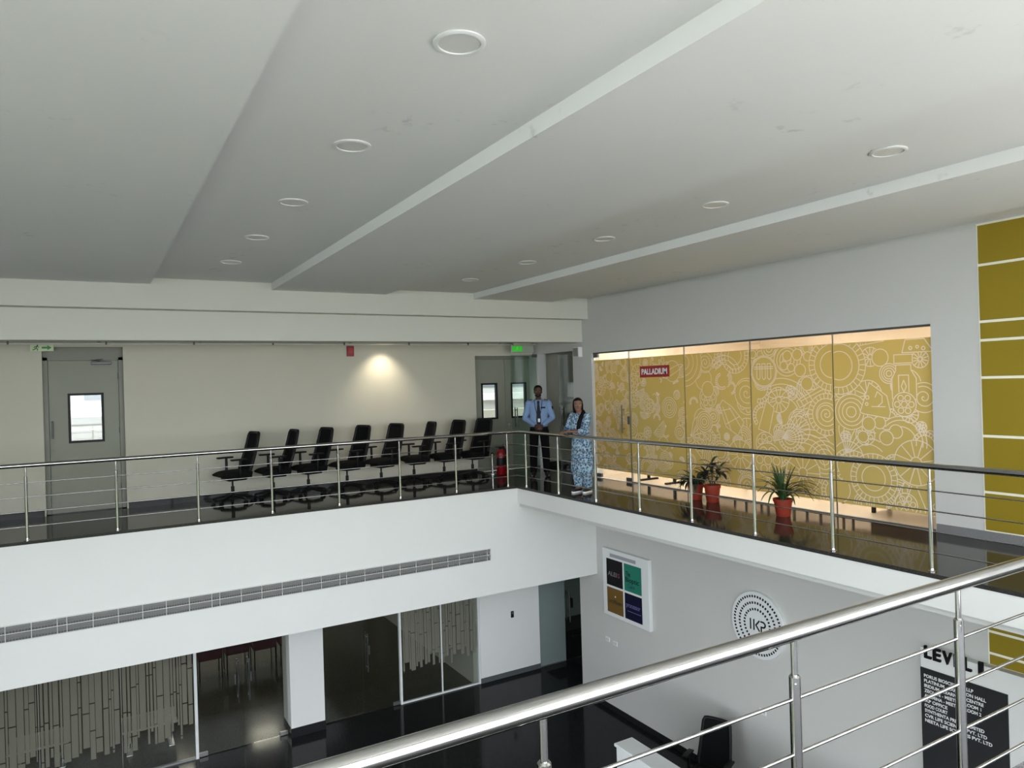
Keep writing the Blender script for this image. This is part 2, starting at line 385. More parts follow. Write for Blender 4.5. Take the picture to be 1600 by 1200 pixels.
# stepped ceiling over the void: long strips at two heights
strips = [(-11.0, -5.735, 3.30), (-5.735, -4.13, 3.385), (-4.13, -2.355, 3.28), (-2.355, -0.78, 3.36), (-0.78, 0.825, 3.26), (0.825, W+0.2, 3.35)]
ceil_root = empty('ceiling', (0, 0, 0)); struct(ceil_root, 'stepped white plaster ceiling of long strips over the atrium', 'ceiling')
for x0, x1, z in strips:
    MB().box(x0, x1, -12.4, 0.3, z, 3.62).build('ceiling_strip', CEILP, ceil_root)

# glazed walls behind and to the left of the viewpoint
wf = MB()
wf.box(-11.2, W+0.2, -12.4, -12.2, 3.1, 3.62).box(-11.2, W+0.2, -12.4, -12.2, -0.42, 0.1).box(-11.2, W+0.2, -15.7, -15.5, ZL, -4.15).box(-11.2, W+0.2, -15.7, -12.4, -0.55, -0.42)
for i in range(8):
    x = -11.1 + i*1.80; wf.box(x-0.04, x+0.04, -12.36, -12.2, 0, 3.2); wf.box(x-0.04, x+0.04, -15.66, -15.5, ZL, -0.5)
struct(wf.build('window_1', WFRAME), 'wide curtain window frame behind the near gallery', 'window')
wl = MB()
wl.box(-11.2, -11.0, -12.4, -5.4, 3.1, 3.62).box(-11.2, -11.0, -15.7, -5.4, ZL, -4.15).box(-11.2, -11.0, -15.7, -5.4, -0.55, 0.1)
for i in range(6):
    y = -15.6 + i*2.04; wl.box(-11.16, -11.0, y-0.04, y+0.04, ZL, -0.5)
    if y > -12.4: wl.box(-11.16, -11.0, y-0.04, y+0.04, 0, 3.2)
struct(wl.build('window_2', WFRAME), 'wide curtain window frame at the left of the near gallery', 'window')
struct(MB().box(-11.2, -11.0, -5.4, 2.25, ZL, 3.62).box(-11.2, -11.0, 2.25, 9.0, ZL, -1.55).build('wall_left', WHITE), 'white wall closing the left end of the atrium', 'wall')
struct(MB().box(-11.3, W+0.3, -12.6, 2.3, 3.62, 3.8).build('roof', WHITE), 'roof slab over the atrium ceiling', 'roof')

# ================================================================== stainless railings
HR = 0.9457; RR = 0.028; BARZ = (0.727, 0.545, 0.360, 0.173)
def rail_post(parent, x, y, first=[None]):
    if first[0] is None:
        m = MB().cyl((0, 0, 0.0), (0, 0, 0.80), 0.0185, n=18).cyl((0, 0, 0.80), (0, 0, 0.806), 0.0185, 0.014, n=18).cyl((0, 0, 0.80), (0, 0, HR-0.012), 0.0105, n=14)
        o = m.build('post', STEEL, parent, 40); o.location = (x, y, 0)
        MB().lathe([(0.034, 0.0005), (0.034, 0.006), (0.022, 0.012), (0.0187, 0.03)], n=20).build('base_collar', STEEL, o, 40)
        MB().sphere((-0.013, -0.0135, 0.782), 0.0035, 8, 6).build('screw', STEEL_B, o, 60)
        first[0] = o
        return o
    c = first[0].copy(); COL.objects.link(c); c.parent = parent; c.location = (x, y, 0)
    for k in [q for q in bpy.data.objects if q.parent is first[0]]: copy_mesh(k, c)
    return c
far = tag(empty('railing', (0, 0, 0)), 'stainless steel railing with four thin bars bending round the far gallery corner', 'railing')
MB().cyl((-10.95, 0, HR), (0, 0, HR), RR, n=28).sphere((0, 0, HR), RR, 20, 12).build('handrail', STEEL, far, 50)
MB().cyl((0, 0, HR), (0, YN+0.06, HR), RR, n=28).build('handrail', STEEL, far, 50)
for z in BARZ:
    MB().cyl((-10.95, 0, z), (0, 0, z), 0.0062, n=12).sphere((0, 0, z), 0.0062, 8, 6).build('bar', STEEL, far, 50)
    MB().cyl((0, 0, z), (0, YN+0.06, z), 0.0062, n=12).build('bar', STEEL, far, 50)
for i in range(11): rail_post(far, -0.206-i*1.0007, 0)
for i in range(10): rail_post(far, 0, -0.282-i*0.9963)
near = tag(empty('railing', (0, YN, 0)), 'large gleaming steel railing crossing the foreground at the lower right', 'railing')
MB().cyl((-10.95, 0, HR), (0.0, 0, HR), RR, n=40).sphere((0, 0, HR), RR, 20, 12).build('handrail', STEEL, near, 50)
for z in BARZ: MB().cyl((-10.95, 0, z), (0.0, 0, z), 0.0062, n=14).build('bar', STEEL, near, 50)
for i in range(11):
    rail_post(near, -0.545-i*0.985, 0)

# ================================================================== gold-filmed glass front, right gallery
def film_lines(u0, u1, z0, z1, shapes, fill, seed, rmin, rmax):
    """line drawing on a film: returns ribbons; shapes in front hide the lines of those behind"""
    rnd = random.Random(seed); regions = []; polys = []
    def put(pls, inside):
        for pl in pls:
            run = []
            for p in pl:
                ok = u0+0.006 < p[0] < u1-0.006 and z0+0.006 < p[1] < z1-0.006 and not any(f(p) for f in regions)
                if ok: run.append(p)
                else:
                    if len(run) > 1: polys.append(run)
                    run = []
            if len(run) > 1: polys.append(run)
        if inside: regions.append(inside)
    def circ(c, r, a0=0, a1=2*PI, sx=1.0):
        n = max(10, int(abs(a1-a0)*r/0.016)); return [(c[0]+sx*r*math.cos(a0+(a1-a0)*i/n), c[1]+r*math.sin(a0+(a1-a0)*i/n)) for i in range(n+1)]
    def seg(a, b):
        n = max(2, int(math.hypot(b[0]-a[0], b[1]-a[1])/0.018)); return [(a[0]+(b[0]-a[0])*i/n, a[1]+(b[1]-a[1])*i/n) for i in range(n+1)]
    def path(pts):
        o = []
        for a, b in zip(pts[:-1], pts[1:]): o += seg(a, b)
        return o
    def disc(c, r): return lambda p: (p[0]-c[0])**2+(p[1]-c[1])**2 < r*r
    def inpoly(pts):
        def f(p):
            k = False; j = len(pts)-1
            for i in range(len(pts)):
                a, b = pts[i], pts[j]
                if (a[1] > p[1]) != (b[1] > p[1]) and p[0] < (b[0]-a[0])*(p[1]-a[1])/(b[1]-a[1])+a[0]: k = not k
                j = i
            return k
        return f
    def motif(kind, c, r, rot):
        if kind == 'rings':
            pls = [circ(c, r*k) for k in (1, 0.78, 0.55, 0.3)]
        elif kind == 'ticks':
            pls = [circ(c, r), circ(c, r*0.76), circ(c, r*0.5)]
            m = int(10+r*60)
            for i in range(m):
                t = rot+2*PI*i/m; pls.append(seg((c[0]+r*0.78*math.cos(t), c[1]+r*0.78*math.sin(t)), (c[0]+r*0.98*math.cos(t), c[1]+r*0.98*math.sin(t))))
        elif kind == 'spiral':
            n = 90; pls = [circ(c, r), [(c[0]+r*0.9*i/n*math.cos(rot+5*PI*i/n), c[1]+r*0.9*i/n*math.sin(rot+5*PI*i/n)) for i in range(n+1)]]
        elif kind == 'fan':
            pls = [circ(c, r), circ(c, r*0.25)]
            for i in range(12):
                t = rot+2*PI*i/12; pls.append(seg((c[0]+r*0.25*math.cos(t), c[1]+r*0.25*math.sin(t)), (c[0]+r*math.cos(t), c[1]+r*math.sin(t))))
        elif kind == 'bubbles':
            pls = [circ(c, r)]
            for i in range(6):
                t = rot+PI*i/3; pls.append(circ((c[0]+r*0.6*math.cos(t), c[1]+r*0.6*math.sin(t)), r*0.24))
            pls.append(circ(c, r*0.26))
        elif kind == 'rainbow':
            pls = [circ(c, r*k, rot, rot+PI) for k in (1, 0.84, 0.68, 0.5, 0.3)]
            pls.append(seg((c[0]+r*math.cos(rot), c[1]+r*math.sin(rot)), (c[0]-r*math.cos(rot), c[1]-r*math.sin(rot))))
            put(pls, lambda p: (p[0]-c[0])**2+(p[1]-c[1])**2 < r*r and -(p[0]-c[0])*math.sin(rot)+(p[1]-c[1])*math.cos(rot) > 0); return
        elif kind == 'bricks':
            pls = [circ(c, r, rot, rot+PI*1.1), circ(c, r*0.72, rot, rot+PI*1.1)]
            for i in range(13):
                t = rot+PI*1.1*i/12; pls.append(seg((c[0]+r*0.72*math.cos(t), c[1]+r*0.72*math.sin(t)), (c[0]+r*math.cos(t), c[1]+r*math.sin(t))))
        elif kind == 'tubes':
            pls = [circ(c, r), circ(c, r*0.92)]
            for i in (-1, 0, 1):
                x0 = c[0]+i*r*0.42; q = r*0.13
                pls.append(path([(x0-q, c[1]+r*0.5), (x0-q, c[1]-r*0.4), (x0, c[1]-r*0.52), (x0+q, c[1]-r*0.4), (x0+q, c[1]+r*0.5), (x0-q, c[1]+r*0.5)]))
            pls += [seg((c[0]-r*0.75, c[1]+r*0.3), (c[0]+r*0.75, c[1]+r*0.3)), seg((c[0]-r*0.75, c[1]+r*0.18), (c[0]+r*0.75, c[1]+r*0.18))]
        elif kind == 'planet':
            e1 = [(c[0]+r*1.5*math.cos(t)*0.9-r*0.5*math.sin(t)*0.1, c[1]+r*0.3*math.sin(t)+r*0.55*math.cos(t)) for t in [2*PI*i/60 for i in range(61)]]
            put([e1], None); pls = [circ(c, r)]
        else: pls = [circ(c, r)]
        put(pls, disc(c, r))
    for s in shapes:
        if s[0] == 'poly': put([path(s[1])], inpoly(s[1]) if s[1][0] == s[1][-1] else None)
        elif s[0] == 'line': put([path(s[1])], None)
        elif s[0] == 'leafs':
            _, c, R, a0, a1, k = s
            pls = []
            for i in range(k):
                t = a0+(a1-a0)*i/max(1, k-1)
                pls.append([(c[0]+R*q*math.cos(t+0.35*math.sin(PI*q)), c[1]+R*q*math.sin(t+0.35*math.sin(PI*q))) for q in [j/14 for j in range(15)]])
            put(pls, None)
        elif s[0] == 'arc': put([circ(s[1], s[2]*k, s[3], s[4]) for k in s[5]], None)
        else: motif(s[0], s[1], s[2], s[3] if len(s) > 3 else 0)
    kinds = ['rainbow', 'bricks', 'spiral', 'rainbow', 'bricks', 'plain', 'rings', 'ticks', 'rainbow', 'bubbles', 'spiral', 'fan']
    for i in range(fill):
        motif(rnd.choice(kinds), (rnd.uniform(u0, u1), rnd.uniform(z0, z1)), rnd.uniform(rmin, rmax)*(1 if i < fill*0.7 else 0.6), rnd.uniform(0, 6.28))
    return polys
def ribbons(polys, w, x):
    """flat strokes with mitred joints; each stroke lies a hair in front of the one before"""
    m = MB()
    for k, pl in enumerate(polys):
        xk = x-0.00012*(k % 14); vs = []
        pts = [Vector(p) for p in pl]
        pts = [pts[0]]+[q for p, q in zip(pts[:-1], pts[1:]) if (q-p).length > 1e-4]
        if len(pts) < 2: continue
        closed = (pts[0]-pts[-1]).length < 1e-3
        for i, p in enumerate(pts):
            a_ = pts[i-1] if i else (pts[-2] if closed else p); c_ = pts[i+1] if i < len(pts)-1 else (pts[1] if closed else p)
            d0 = (p-a_).normalized() if (p-a_).length else (c_-p).normalized(); d1 = (c_-p).normalized() if (c_-p).length else d0
            t = d0+d1; t = t.normalized() if t.length > 0.05 else d1
            n = Vector((-t.y, t.x)); k_ = w*0.5/max(0.5, abs(n.dot(Vector((-d1.y, d1.x)))))
            vs += [(xk, -(p+n*k_).x, (p+n*k_).y), (xk, -(p-n*k_).x, (p-n*k_).y)]
        m.add(vs, [(2*i, 2*i+1, 2*i+3, 2*i+2) for i in range(len(pts)-1)])
    return m
XG = W+0.055        # glass plane
FZ0, FZ1 = 0.17, 2.18
def glass_bay(parent, y0, y1, z0, z1, shapes, fill, seed, rmin, rmax, lw):
    pane = MB().box(XG, XG+0.010, y1, y0, z0, z1).build('pane', GLASS, parent)
    fl = MB().box(XG-0.0025, XG-0.0008, y1+0.004, y0-0.004, FZ0, FZ1).build('film', FILM, pane)
    pl = film_lines(-y0+0.004, -y1-0.004, FZ0, FZ1, shapes, fill, seed, rmin, rmax)
    o = ribbons(pl, lw, XG-0.0035).build('film_drawing', FILML, pane); o['label'] = 'pale line drawing printed on the gold film'
    return pane
gp = tag(empty('glass_partition', (0, 0, 0)), 'gold-filmed glass front with pale science doodles along the right gallery', 'glass partition')
# drawings given as (distance along the wall, height)
SH4 = [('line', [(5.62, 1.39), (5.80, 1.39)]), ('line', [(5.70, 1.39), (5.76, 1.44), (5.76, 1.52), (5.70, 1.57), (5.67, 1.50)]), ('line', [(6.03, 1.56), (6.00, 1.63), (6.03, 1.70), (6.06, 1.63), (6.03, 1.56)]), ('line', [(5.97, 1.56), (5.97, 1.76), (6.09, 1.76), (6.09, 1.56)]),
       ('plain', (5.56, 1.42), 0.018), ('plain', (5.57, 1.50), 0.022), ('plain', (6.12, 2.07), 0.018), ('plain', (6.20, 2.08), 0.016), ('plain', (6.27, 2.06), 0.02), ('ticks', (5.20, 1.90), 0.36), ('poly', [(5.47, 1.32), (5.60, 1.68), (5.82, 1.52), (5.86, 1.33), (5.84, 1.25), (5.52, 1.30), (5.47, 1.32)]),
       ('poly', [(5.92, 2.00), (6.14, 2.00), (6.14, 1.90), (5.92, 1.90), (5.92, 2.00)]), ('line', [(5.95, 2.0), (5.95, 1.9)]), ('line', [(5.99, 2.0), (5.99, 1.9)]), ('line', [(6.03, 2.0), (6.03, 1.9)]), ('line', [(6.07, 2.0), (6.07, 1.9)]), ('line', [(6.11, 2.0), (6.11, 1.9)]),
       ('bubbles', (6.03, 1.42), 0.14), ('poly', [(5.94, 1.88), (6.12, 1.88), (6.12, 1.82), (6.18, 1.72), (6.18, 1.48), (5.89, 1.48), (5.89, 1.72), (5.94, 1.82), (5.94, 1.88)]),
       ('spiral', (6.26, 1.50), 0.17, 1.0), ('poly', [(6.06, 2.17), (6.28, 2.17), (6.38, 2.02), (6.02, 2.02), (6.06, 2.17)]),
       ('plain', (5.58, 1.18), 0.085), ('plain', (5.72, 1.20), 0.075), ('plain', (5.80, 1.02), 0.085), ('plain', (5.50, 1.02), 0.07), ('plain', (5.92, 1.10), 0.08),
       ('arc', (5.98, 0.98), 0.30, -0.2, 2.4, (1.0, 0.85, 0.6)), ('rings', (5.35, 1.32), 0.22), ('leafs', (5.25, 0.80), 0.5, 0.1, 1.5, 7), ('fan', (6.15, 0.75), 0.26, 0.2), ('ticks', (5.62, 0.52), 0.30), ('poly', [(5.85, 0.62), (6.0, 0.25), (6.12, 0.55), (6.25, 0.22)])]
SH3 = [('ticks', (5.10, 1.92), 0.34), ('tubes', (4.02, 1.86), 0.22), ('plain', (4.42, 2.06), 0.07), ('plain', (4.58, 2.07), 0.075), ('plain', (4.36, 1.93), 0.06), ('plain', (4.48, 1.90), 0.055), ('plain', (4.62, 1.86), 0.085), ('plain', (4.74, 2.04), 0.06), ('plain', (4.72, 1.68), 0.09),
       ('arc', (4.30, 1.20), 0.56, 0.5, 2.2, (1.0, 0.86, 0.72, 0.55)), ('spiral', (5.00, 1.28), 0.15, 0.4), ('ticks', (5.00, 1.28), 0.27), ('poly', [(3.90, 1.05), (4.05, 1.45), (4.18, 1.35), (4.08, 1.0), (3.90, 1.05)]),
       ('line', [(4.62, 1.45), (5.0, 1.62), (5.1, 1.5)]), ('poly', [(4.55, 1.45), (4.95, 1.66), (5.0, 1.56), (4.60, 1.36), (4.55, 1.45)]), ('leafs', (4.30, 0.95), 0.75, -0.5, 0.7, 9), ('bubbles', (4.05, 0.62), 0.24), ('fan', (4.62, 0.50), 0.26), ('rings', (4.95, 0.70), 0.24)]
SH2 = [('line', [(3.24, 1.36), (3.40, 1.00)]), ('line', [(3.36, 1.36), (3.58, 1.06)]), ('line', [(3.22, 1.30), (3.40, 1.33)]), ('line', [(3.30, 1.10), (3.56, 1.22)]), ('rings', (2.45, 2.05), 0.38), ('plain', (2.95, 1.62), 0.12), ('bubbles', (2.95, 1.50), 0.17), ('poly', [(3.18, 1.38), (3.30, 1.06), (3.52, 0.94), (3.64, 1.14), (3.42, 1.36), (3.24, 1.46), (3.18, 1.38)]), ('plain', (3.40, 1.15), 0.08),
       ('rings', (2.86, 1.12), 0.16), ('spiral', (3.05, 1.20), 0.12), ('arc', (3.28, 1.80), 0.32, 0.3, 2.6, (1, 0.8, 0.6)), ('ticks', (3.50, 2.10), 0.25), ('fan', (3.55, 0.66), 0.22), ('leafs', (2.55, 0.9), 0.4, -0.9, 0.9, 6)]
glass_bay(gp, -1.105, -2.452, 0.012, 2.31, [('planet', (2.18, 1.92), 0.17)], 80, 3, 0.06, 0.17, 0.0082)
glass_bay(gp, -2.456, -3.782, 0.012, 2.31, SH2, 60, 5, 0.07, 0.22, 0.0088)
glass_bay(gp, -3.786, -5.110, 0.012, 2.31, SH3, 45, 8, 0.09, 0.26, 0.0102)
glass_bay(gp, -5.114, -6.375, 0.012, 2.31, SH4, 38, 9, 0.09, 0.25, 0.0102)
MB().box(XG-0.02, XG+0.03, -6.385, -0.08, 2.300, 2.325).build('head_channel', DARKFR, gp)
MB().box(XG-0.02, XG+0.03, -6.385, -6.372, 0.0, 2.31).build('side_channel', DARKFR, gp)
MB().box(XG-0.015, XG+0.025, -6.372, -1.10, 0.0, 0.016).build('sill_channel', DARKFR, gp)
MB().box(XG-0.012, XG+0.022, -1.112, -1.092, 0.0, 2.30).build('door_jamb', ALU, gp)
for y in (-2.454, -3.784, -5.112): MB().box(XG-0.006, XG+0.012, y-0.004, y+0.004, 0.016, 2.30).build('joint', DARKFR, gp)
gd = tag(empty('glass_door', (0, 0, 0)), 'gold-filmed glass door with bar handle beside the white pier', 'door')
pane = glass_bay(gd, -0.085, -1.088, 0.012, 2.295, [], 110, 11, 0.05, 0.13, 0.0076)
MB().box(XG-0.016, XG+0.026, -0.20, -0.085, 2.235, 2.298).build('patch_fitting', DARKFR, gd)
MB().box(XG-0.016, XG+0.026, -0.22, -0.085, 0.012, 0.075).build('patch_fitting', DARKFR, gd)
MB().box(XG-0.016, XG+0.026, -1.088, -0.95, 0.012, 0.075).build('patch_fitting', DARKFR, gd)
MB().box(XG-0.008, XG+0.014, -0.092, -0.080, 0.076, 2.23).build('edge_strip', WFRAME, gd)
MB().cyl((XG-0.06, -0.93, 0.86), (XG-0.06, -0.93, 1.36), 0.011, n=14).cyl((XG-0.06, -0.93, 1.28), (XG, -0.93, 1.28), 0.007).cyl((XG-0.06, -0.93, 0.94), (XG, -0.93, 0.94), 0.007).build('handle', DARKFR, gd, 40)
MB().rbox(XG-0.022, XG, -1.08, -1.03, 1.02, 1.16, 0.006).build('lock', DARKFR, gd)
sg = tag(empty('name_sign', (XG-0.004, -1.755, 1.93)), 'red PALLADIUM sign on the gold glass front', 'sign')
MB().box(-0.010, 0.0, -0.36, 0.36, -0.095, 0.095).build('board', SIGNRED, sg)
text_obj('lettering', 'PALLADIUM', 0.135, on_right_wall(-0.0115, 0.315, -0.046), WTEXT, sg, 0.0015, 0.0035, width=0.63)

# the room behind the gold glass
struct(MB().box(W+0.2, 6.4, -6.7, 0.08, -0.1, 0.0).build('floor_meeting_room', mat('beige_tile', (0.50, 0.43, 0.35, 1), 0.3)), 'beige floor of the lit room behind the gold glass', 'floor')
struct(MB().box(W+0.2, 6.4, 0.08, 0.10, 0, 2.9).box(W+0.2, 6.4, -6.75, -6.7, 0, 2.9).box(6.4, 6.6, -6.75, 0.3, -0.1, 2.9).build('wall_meeting_room', mat('warm_room_paint', (0.70, 0.62, 0.52, 1), 0.8)), 'warm white walls of the room behind the gold glass', 'wall')
struct(MB().box(W+0.2, 6.4, -6.75, 0.10, 2.75, 2.9).build('ceiling_meeting_room', mat('room_ceiling_paint', (0.75, 0.70, 0.62, 1), 0.8)), 'ceiling of the room behind the gold glass', 'ceiling')
LAMPM = mat('warm_led_panel', (0.9, 0.85, 0.75, 1), 0.5, emit=((1.0, 0.90, 0.79, 1), 8.5))
for x, y, where in ((2.7, -1.0, 'front, above the dark board'), (2.7, -3.0, 'front, second from the door'), (2.7, -4.6, 'front, third from the door'), (2.7, -5.9, 'front, above the brown cabinet'), (4.8, -2.0, 'back, on the door side'), (4.8, -4.8, 'back, on the cabinet side')):
    o = MB().box(x-0.3, x+0.3, y-0.3, y+0.3, 2.725, 2.748).build('ceiling_lamp', LAMPM, None, origin=(x, y, 2.74))
    tag(o, f'square warm ceiling lamp behind the gold glass, {where}', 'lamp', 'lamps of the room behind the gold glass')
scr = tag(empty('display_board', (2.12, -1.30, 0)), 'dark free-standing board seen as a shadow behind the gold glass door', 'board')
MB().rbox(-0.03, 0.03, -0.55, 0.45, 1.05, 1.85, 0.01).build('board', BLACK, scr)
for y in (-0.38, 0.28): MB().box(-0.02, 0.02, y-0.02, y+0.02, 0.0, 1.06).box(-0.2, 0.2, y-0.03, y+0.03, 0, 0.03).build('stand', BLACK, scr)
bd = tag(empty('storage_cabinet', (2.35, -5.7, 0)), 'brown cabinet dimly seen through the right end of the gold glass', 'cabinet')
MB().rbox(-0.2, 0.2, -0.45, 0.45, 0.12, 1.75, 0.01).build('body', mat('brown_laminate', (0.16, 0.09, 0.05, 1), 0.5), bd)
for sx in (-0.17, 0.17):
    for sy in (-0.42, 0.42): MB().box(sx-0.02, sx+0.02, sy-0.02, sy+0.02, 0, 0.125).build('leg', BLACK, bd)
for i, y in enumerate((-2.05, -3.05, -3.95, -4.75)):
    t = tag(empty('conference_chair', (2.75, y, 0), 0.1*i), ('leftmost', 'second from left', 'third from left', 'rightmost')[i]+' tan chair glimpsed below the gold film', 'chair', 'chairs behind the gold glass')
    MB().rbox(-0.22, 0.22, -0.23, 0.23, 0.42, 0.50, 0.03).build('seat', mat('tan_fabric', (0.35, 0.25, 0.17, 1), 0.8) if i == 0 else bpy.data.materials['tan_fabric'], t)
    MB().rbox(0.19, 0.24, -0.22, 0.22, 0.52, 0.92, 0.02).build('backrest', bpy.data.materials['tan_fabric'], t)
    for sx in (-0.2, 0.2):
        for sy in (-0.2, 0.2): MB().box(sx-0.015, sx+0.015, sy-0.015, sy+0.015, 0, 0.43).build('leg', DARKFR, t)

# ================================================================== passage door leaves
def leaf(name, M, label, mat_, handle_u, wid=0.62):
    t = tag(empty(name, (0, 0, 0)), label, 'door')
    t.matrix_world = M
    MB().box(0.0, wid, -0.006, 0.006, 0.012, 2.385).build('pane', mat_, t)
    MB().box(-0.005, 0.10, -0.02, 0.02, 2.33, 2.392).build('patch_fitting', DARKFR, t)
    MB().box(-0.005, 0.14, -0.02, 0.02, 0.010, 0.07).build('patch_fitting', STEEL_B, t)
    for s in (-1, 1):
        MB().cyl((handle_u, s*0.045, 0.90), (handle_u, s*0.045, 1.30), 0.012, n=12).cyl((handle_u, 0, 0.95), (handle_u, s*0.045, 0.95), 0.008).cyl((handle_u, 0, 1.25), (handle_u, s*0.045, 1.25), 0.008).build('handle', DARKFR, t, 40)
    return t
leaf('glass_door', Matrix.Translation((W-0.02, 1.82, 0)) @ Matrix.Rotation(PI-0.02, 4, 'Z'), 'greenish glass door leaf standing open before the grey double door', GLASS_G, 0.52)
leaf('glass_door', Matrix.Translation((W+0.08, 0.54, 0)) @ Matrix.Rotation(PI/2, 4, 'Z'), 'dark closed glass door leaf behind the woman', GLASS_D, 0.53)

# ================================================================== grey door, left end of the far gallery
ALUD = mat('dull_aluminium', (0.22, 0.22, 0.21, 1), 0.6)
d1 = struct(empty('door_1', (-6.56, 2.12, 0)), 'grey fire door with a tall window at the left end of the far gallery', 'door')
MB().box(-0.54, 0.54, -0.0, 0.12, 2.40, 2.56).build('overpanel', DOORFR, d1)
MB().box(-0.54, -0.475, -0.03, 0.12, 0, 2.40).box(0.475, 0.54, -0.03, 0.12, 0, 2.40).box(-0.54, 0.54, -0.03, 0.12, 2.355, 2.40).box(-0.48, -0.44, 0.05, 0.12, 0, 2.36).box(0.44, 0.48, 0.05, 0.12, 0, 2.36).box(-0.48, 0.48, 0.05, 0.12, 2.32, 2.36).build('frame', DOORFR, d1)
lf = MB().box(-0.47, -0.20, 0.0, 0.045, 0.012, 2.35).box(0.235, 0.47, 0.0, 0.045, 0.012, 2.35).box(-0.20, 0.235, 0.0, 0.045, 0.012, 1.10).box(-0.20, 0.235, 0.0, 0.045, 1.82, 2.35).build('door_leaf', DOORG, d1)
MB().box(-0.225, -0.19, -0.012, 0.055, 1.075, 1.845).box(0.225, 0.26, -0.012, 0.055, 1.075, 1.845).box(-0.19, 0.225, -0.012, 0.055, 1.075, 1.11).box(-0.19, 0.225, -0.012, 0.055, 1.81, 1.845).build('window_frame', BLACK, lf)
MB().box(-0.19, 0.225, 0.018, 0.024, 1.11, 1.81).build('pane', GLASS, lf)
MB().cyl((-0.43, -0.045, 1.16), (-0.43, -0.045, 1.43), 0.011, n=12).cyl((-0.43, -0.045, 1.19), (-0.43, 0, 1.19), 0.008).cyl((-0.43, -0.045, 1.40), (-0.43, 0, 1.40), 0.008).build('handle', DARKFR, lf, 40)
MB().cyl((-0.43, -0.008, 0.975), (-0.43, 0.0, 0.975), 0.02, n=14).build('lock', ALUD, lf, 40)
MB().rbox(0.10, 0.38, -0.055, 0.0, 2.285, 2.335, 0.008).build('closer_body', DARKFR, d1)
MB().tube([(0.22, -0.04, 2.34), (0.10, -0.10, 2.352), (0.26, -0.035, 2.372)], 0.008, 8).build('closer_arm', DARKFR, d1)
for z in (0.35, 1.25, 2.1): MB().cyl((0.472, -0.012, z-0.05), (0.472, -0.012, z+0.05), 0.009, n=10).build('hinge', DARKFR, d1, 40)
MB().box(-0.54, 0.54, -0.03, 0.12, 0.0, 0.012).build('threshold', GRAN_UP, d1)

d2 = struct(empty('door_2', (1.02, 2.16, 0)), 'grey double door with two tall windows behind the open glass leaf', 'door')
MB().box(-0.77, -0.70, -0.02, 0.09, 0, 2.37).box(0.70, 0.77, -0.02, 0.09, 0, 2.37).box(-0.70, 0.70, -0.02, 0.09, 2.31, 2.37).box(-0.71, -0.66, 0.05, 0.09, 0, 2.32).box(0.66, 0.71, 0.05, 0.09, 0, 2.32).box(-0.70, 0.70, 0.05, 0.09, 2.27, 2.32).box(-0.03, 0.03, 0.05, 0.09, 0, 2.30).build('frame', DOORFR, d2)
for x0, x1, a, b in ((-0.695, -0.003, -0.545, -0.205), (0.003, 0.695, 0.16, 0.50)):
    lf = MB().box(x0, a, 0, 0.045, 0.01, 2.305).box(b, x1, 0, 0.045, 0.01, 2.305).box(a, b, 0, 0.045, 0.01, 1.09).box(a, b, 0, 0.045, 1.80, 2.305).build('door_leaf', DOORG, d2)
    MB().box(a-0.02, a+0.015, -0.012, 0.055, 1.07, 1.82).box(b-0.015, b+0.02, -0.012, 0.055, 1.07, 1.82).box(a+0.015, b-0.015, -0.012, 0.055, 1.07, 1.105).box(a+0.015, b-0.015, -0.012, 0.055, 1.785, 1.82).build('window_frame', BLACK, lf)
    MB().box(a+0.015, b-0.015, 0.018, 0.024, 1.105, 1.785).build('pane', GLASS, lf)
MB().lathe([(0.012, 0), (0.012, -0.03), (0.026, -0.04), (0.026, -0.06), (0.01, -0.066)], (0.05, 0, 0.94), 16, 'y').build('knob', STEEL_B, d2, 40)

# neighbouring building seen through the door windows
nb = tag(empty('neighbouring_building', (-3.0, 9.5, -4.45)), 'pale building outside, seen through the door windows', 'building')
PALE = mat('pale_render', (0.22, 0.22, 0.205, 1), 0.85); GREYW = mat('outside_window_grey', (0.055, 0.066, 0.07, 1), 0.5, 0, 0.2)
MB().box(-16, 16, 0, 0.4, 0, 12).build('wall', PALE, nb)
for k in range(-9, 10):
    w_ = MB().box(k*1.1-0.32, k*1.1+0.32, -0.03, 0.0, 6.15, 8.2).build('window', GREYW, nb) if k == -9 else copy_mesh(w0, nb, ((k+9)*1.1, 0, 0))
    if k == -9: w0 = w_
MB().box(-16, 16, -0.5, 0, 5.75, 5.95).build('ledge', PALE, nb)
tp = tag(MB().box(-11.0, 6.0, 5.0, 5.2, -1.55, 1.15).build('parapet', mat('beige_parapet', (0.12, 0.115, 0.095, 1), 0.9)), 'beige terrace parapet outside the gallery doors', 'parapet')

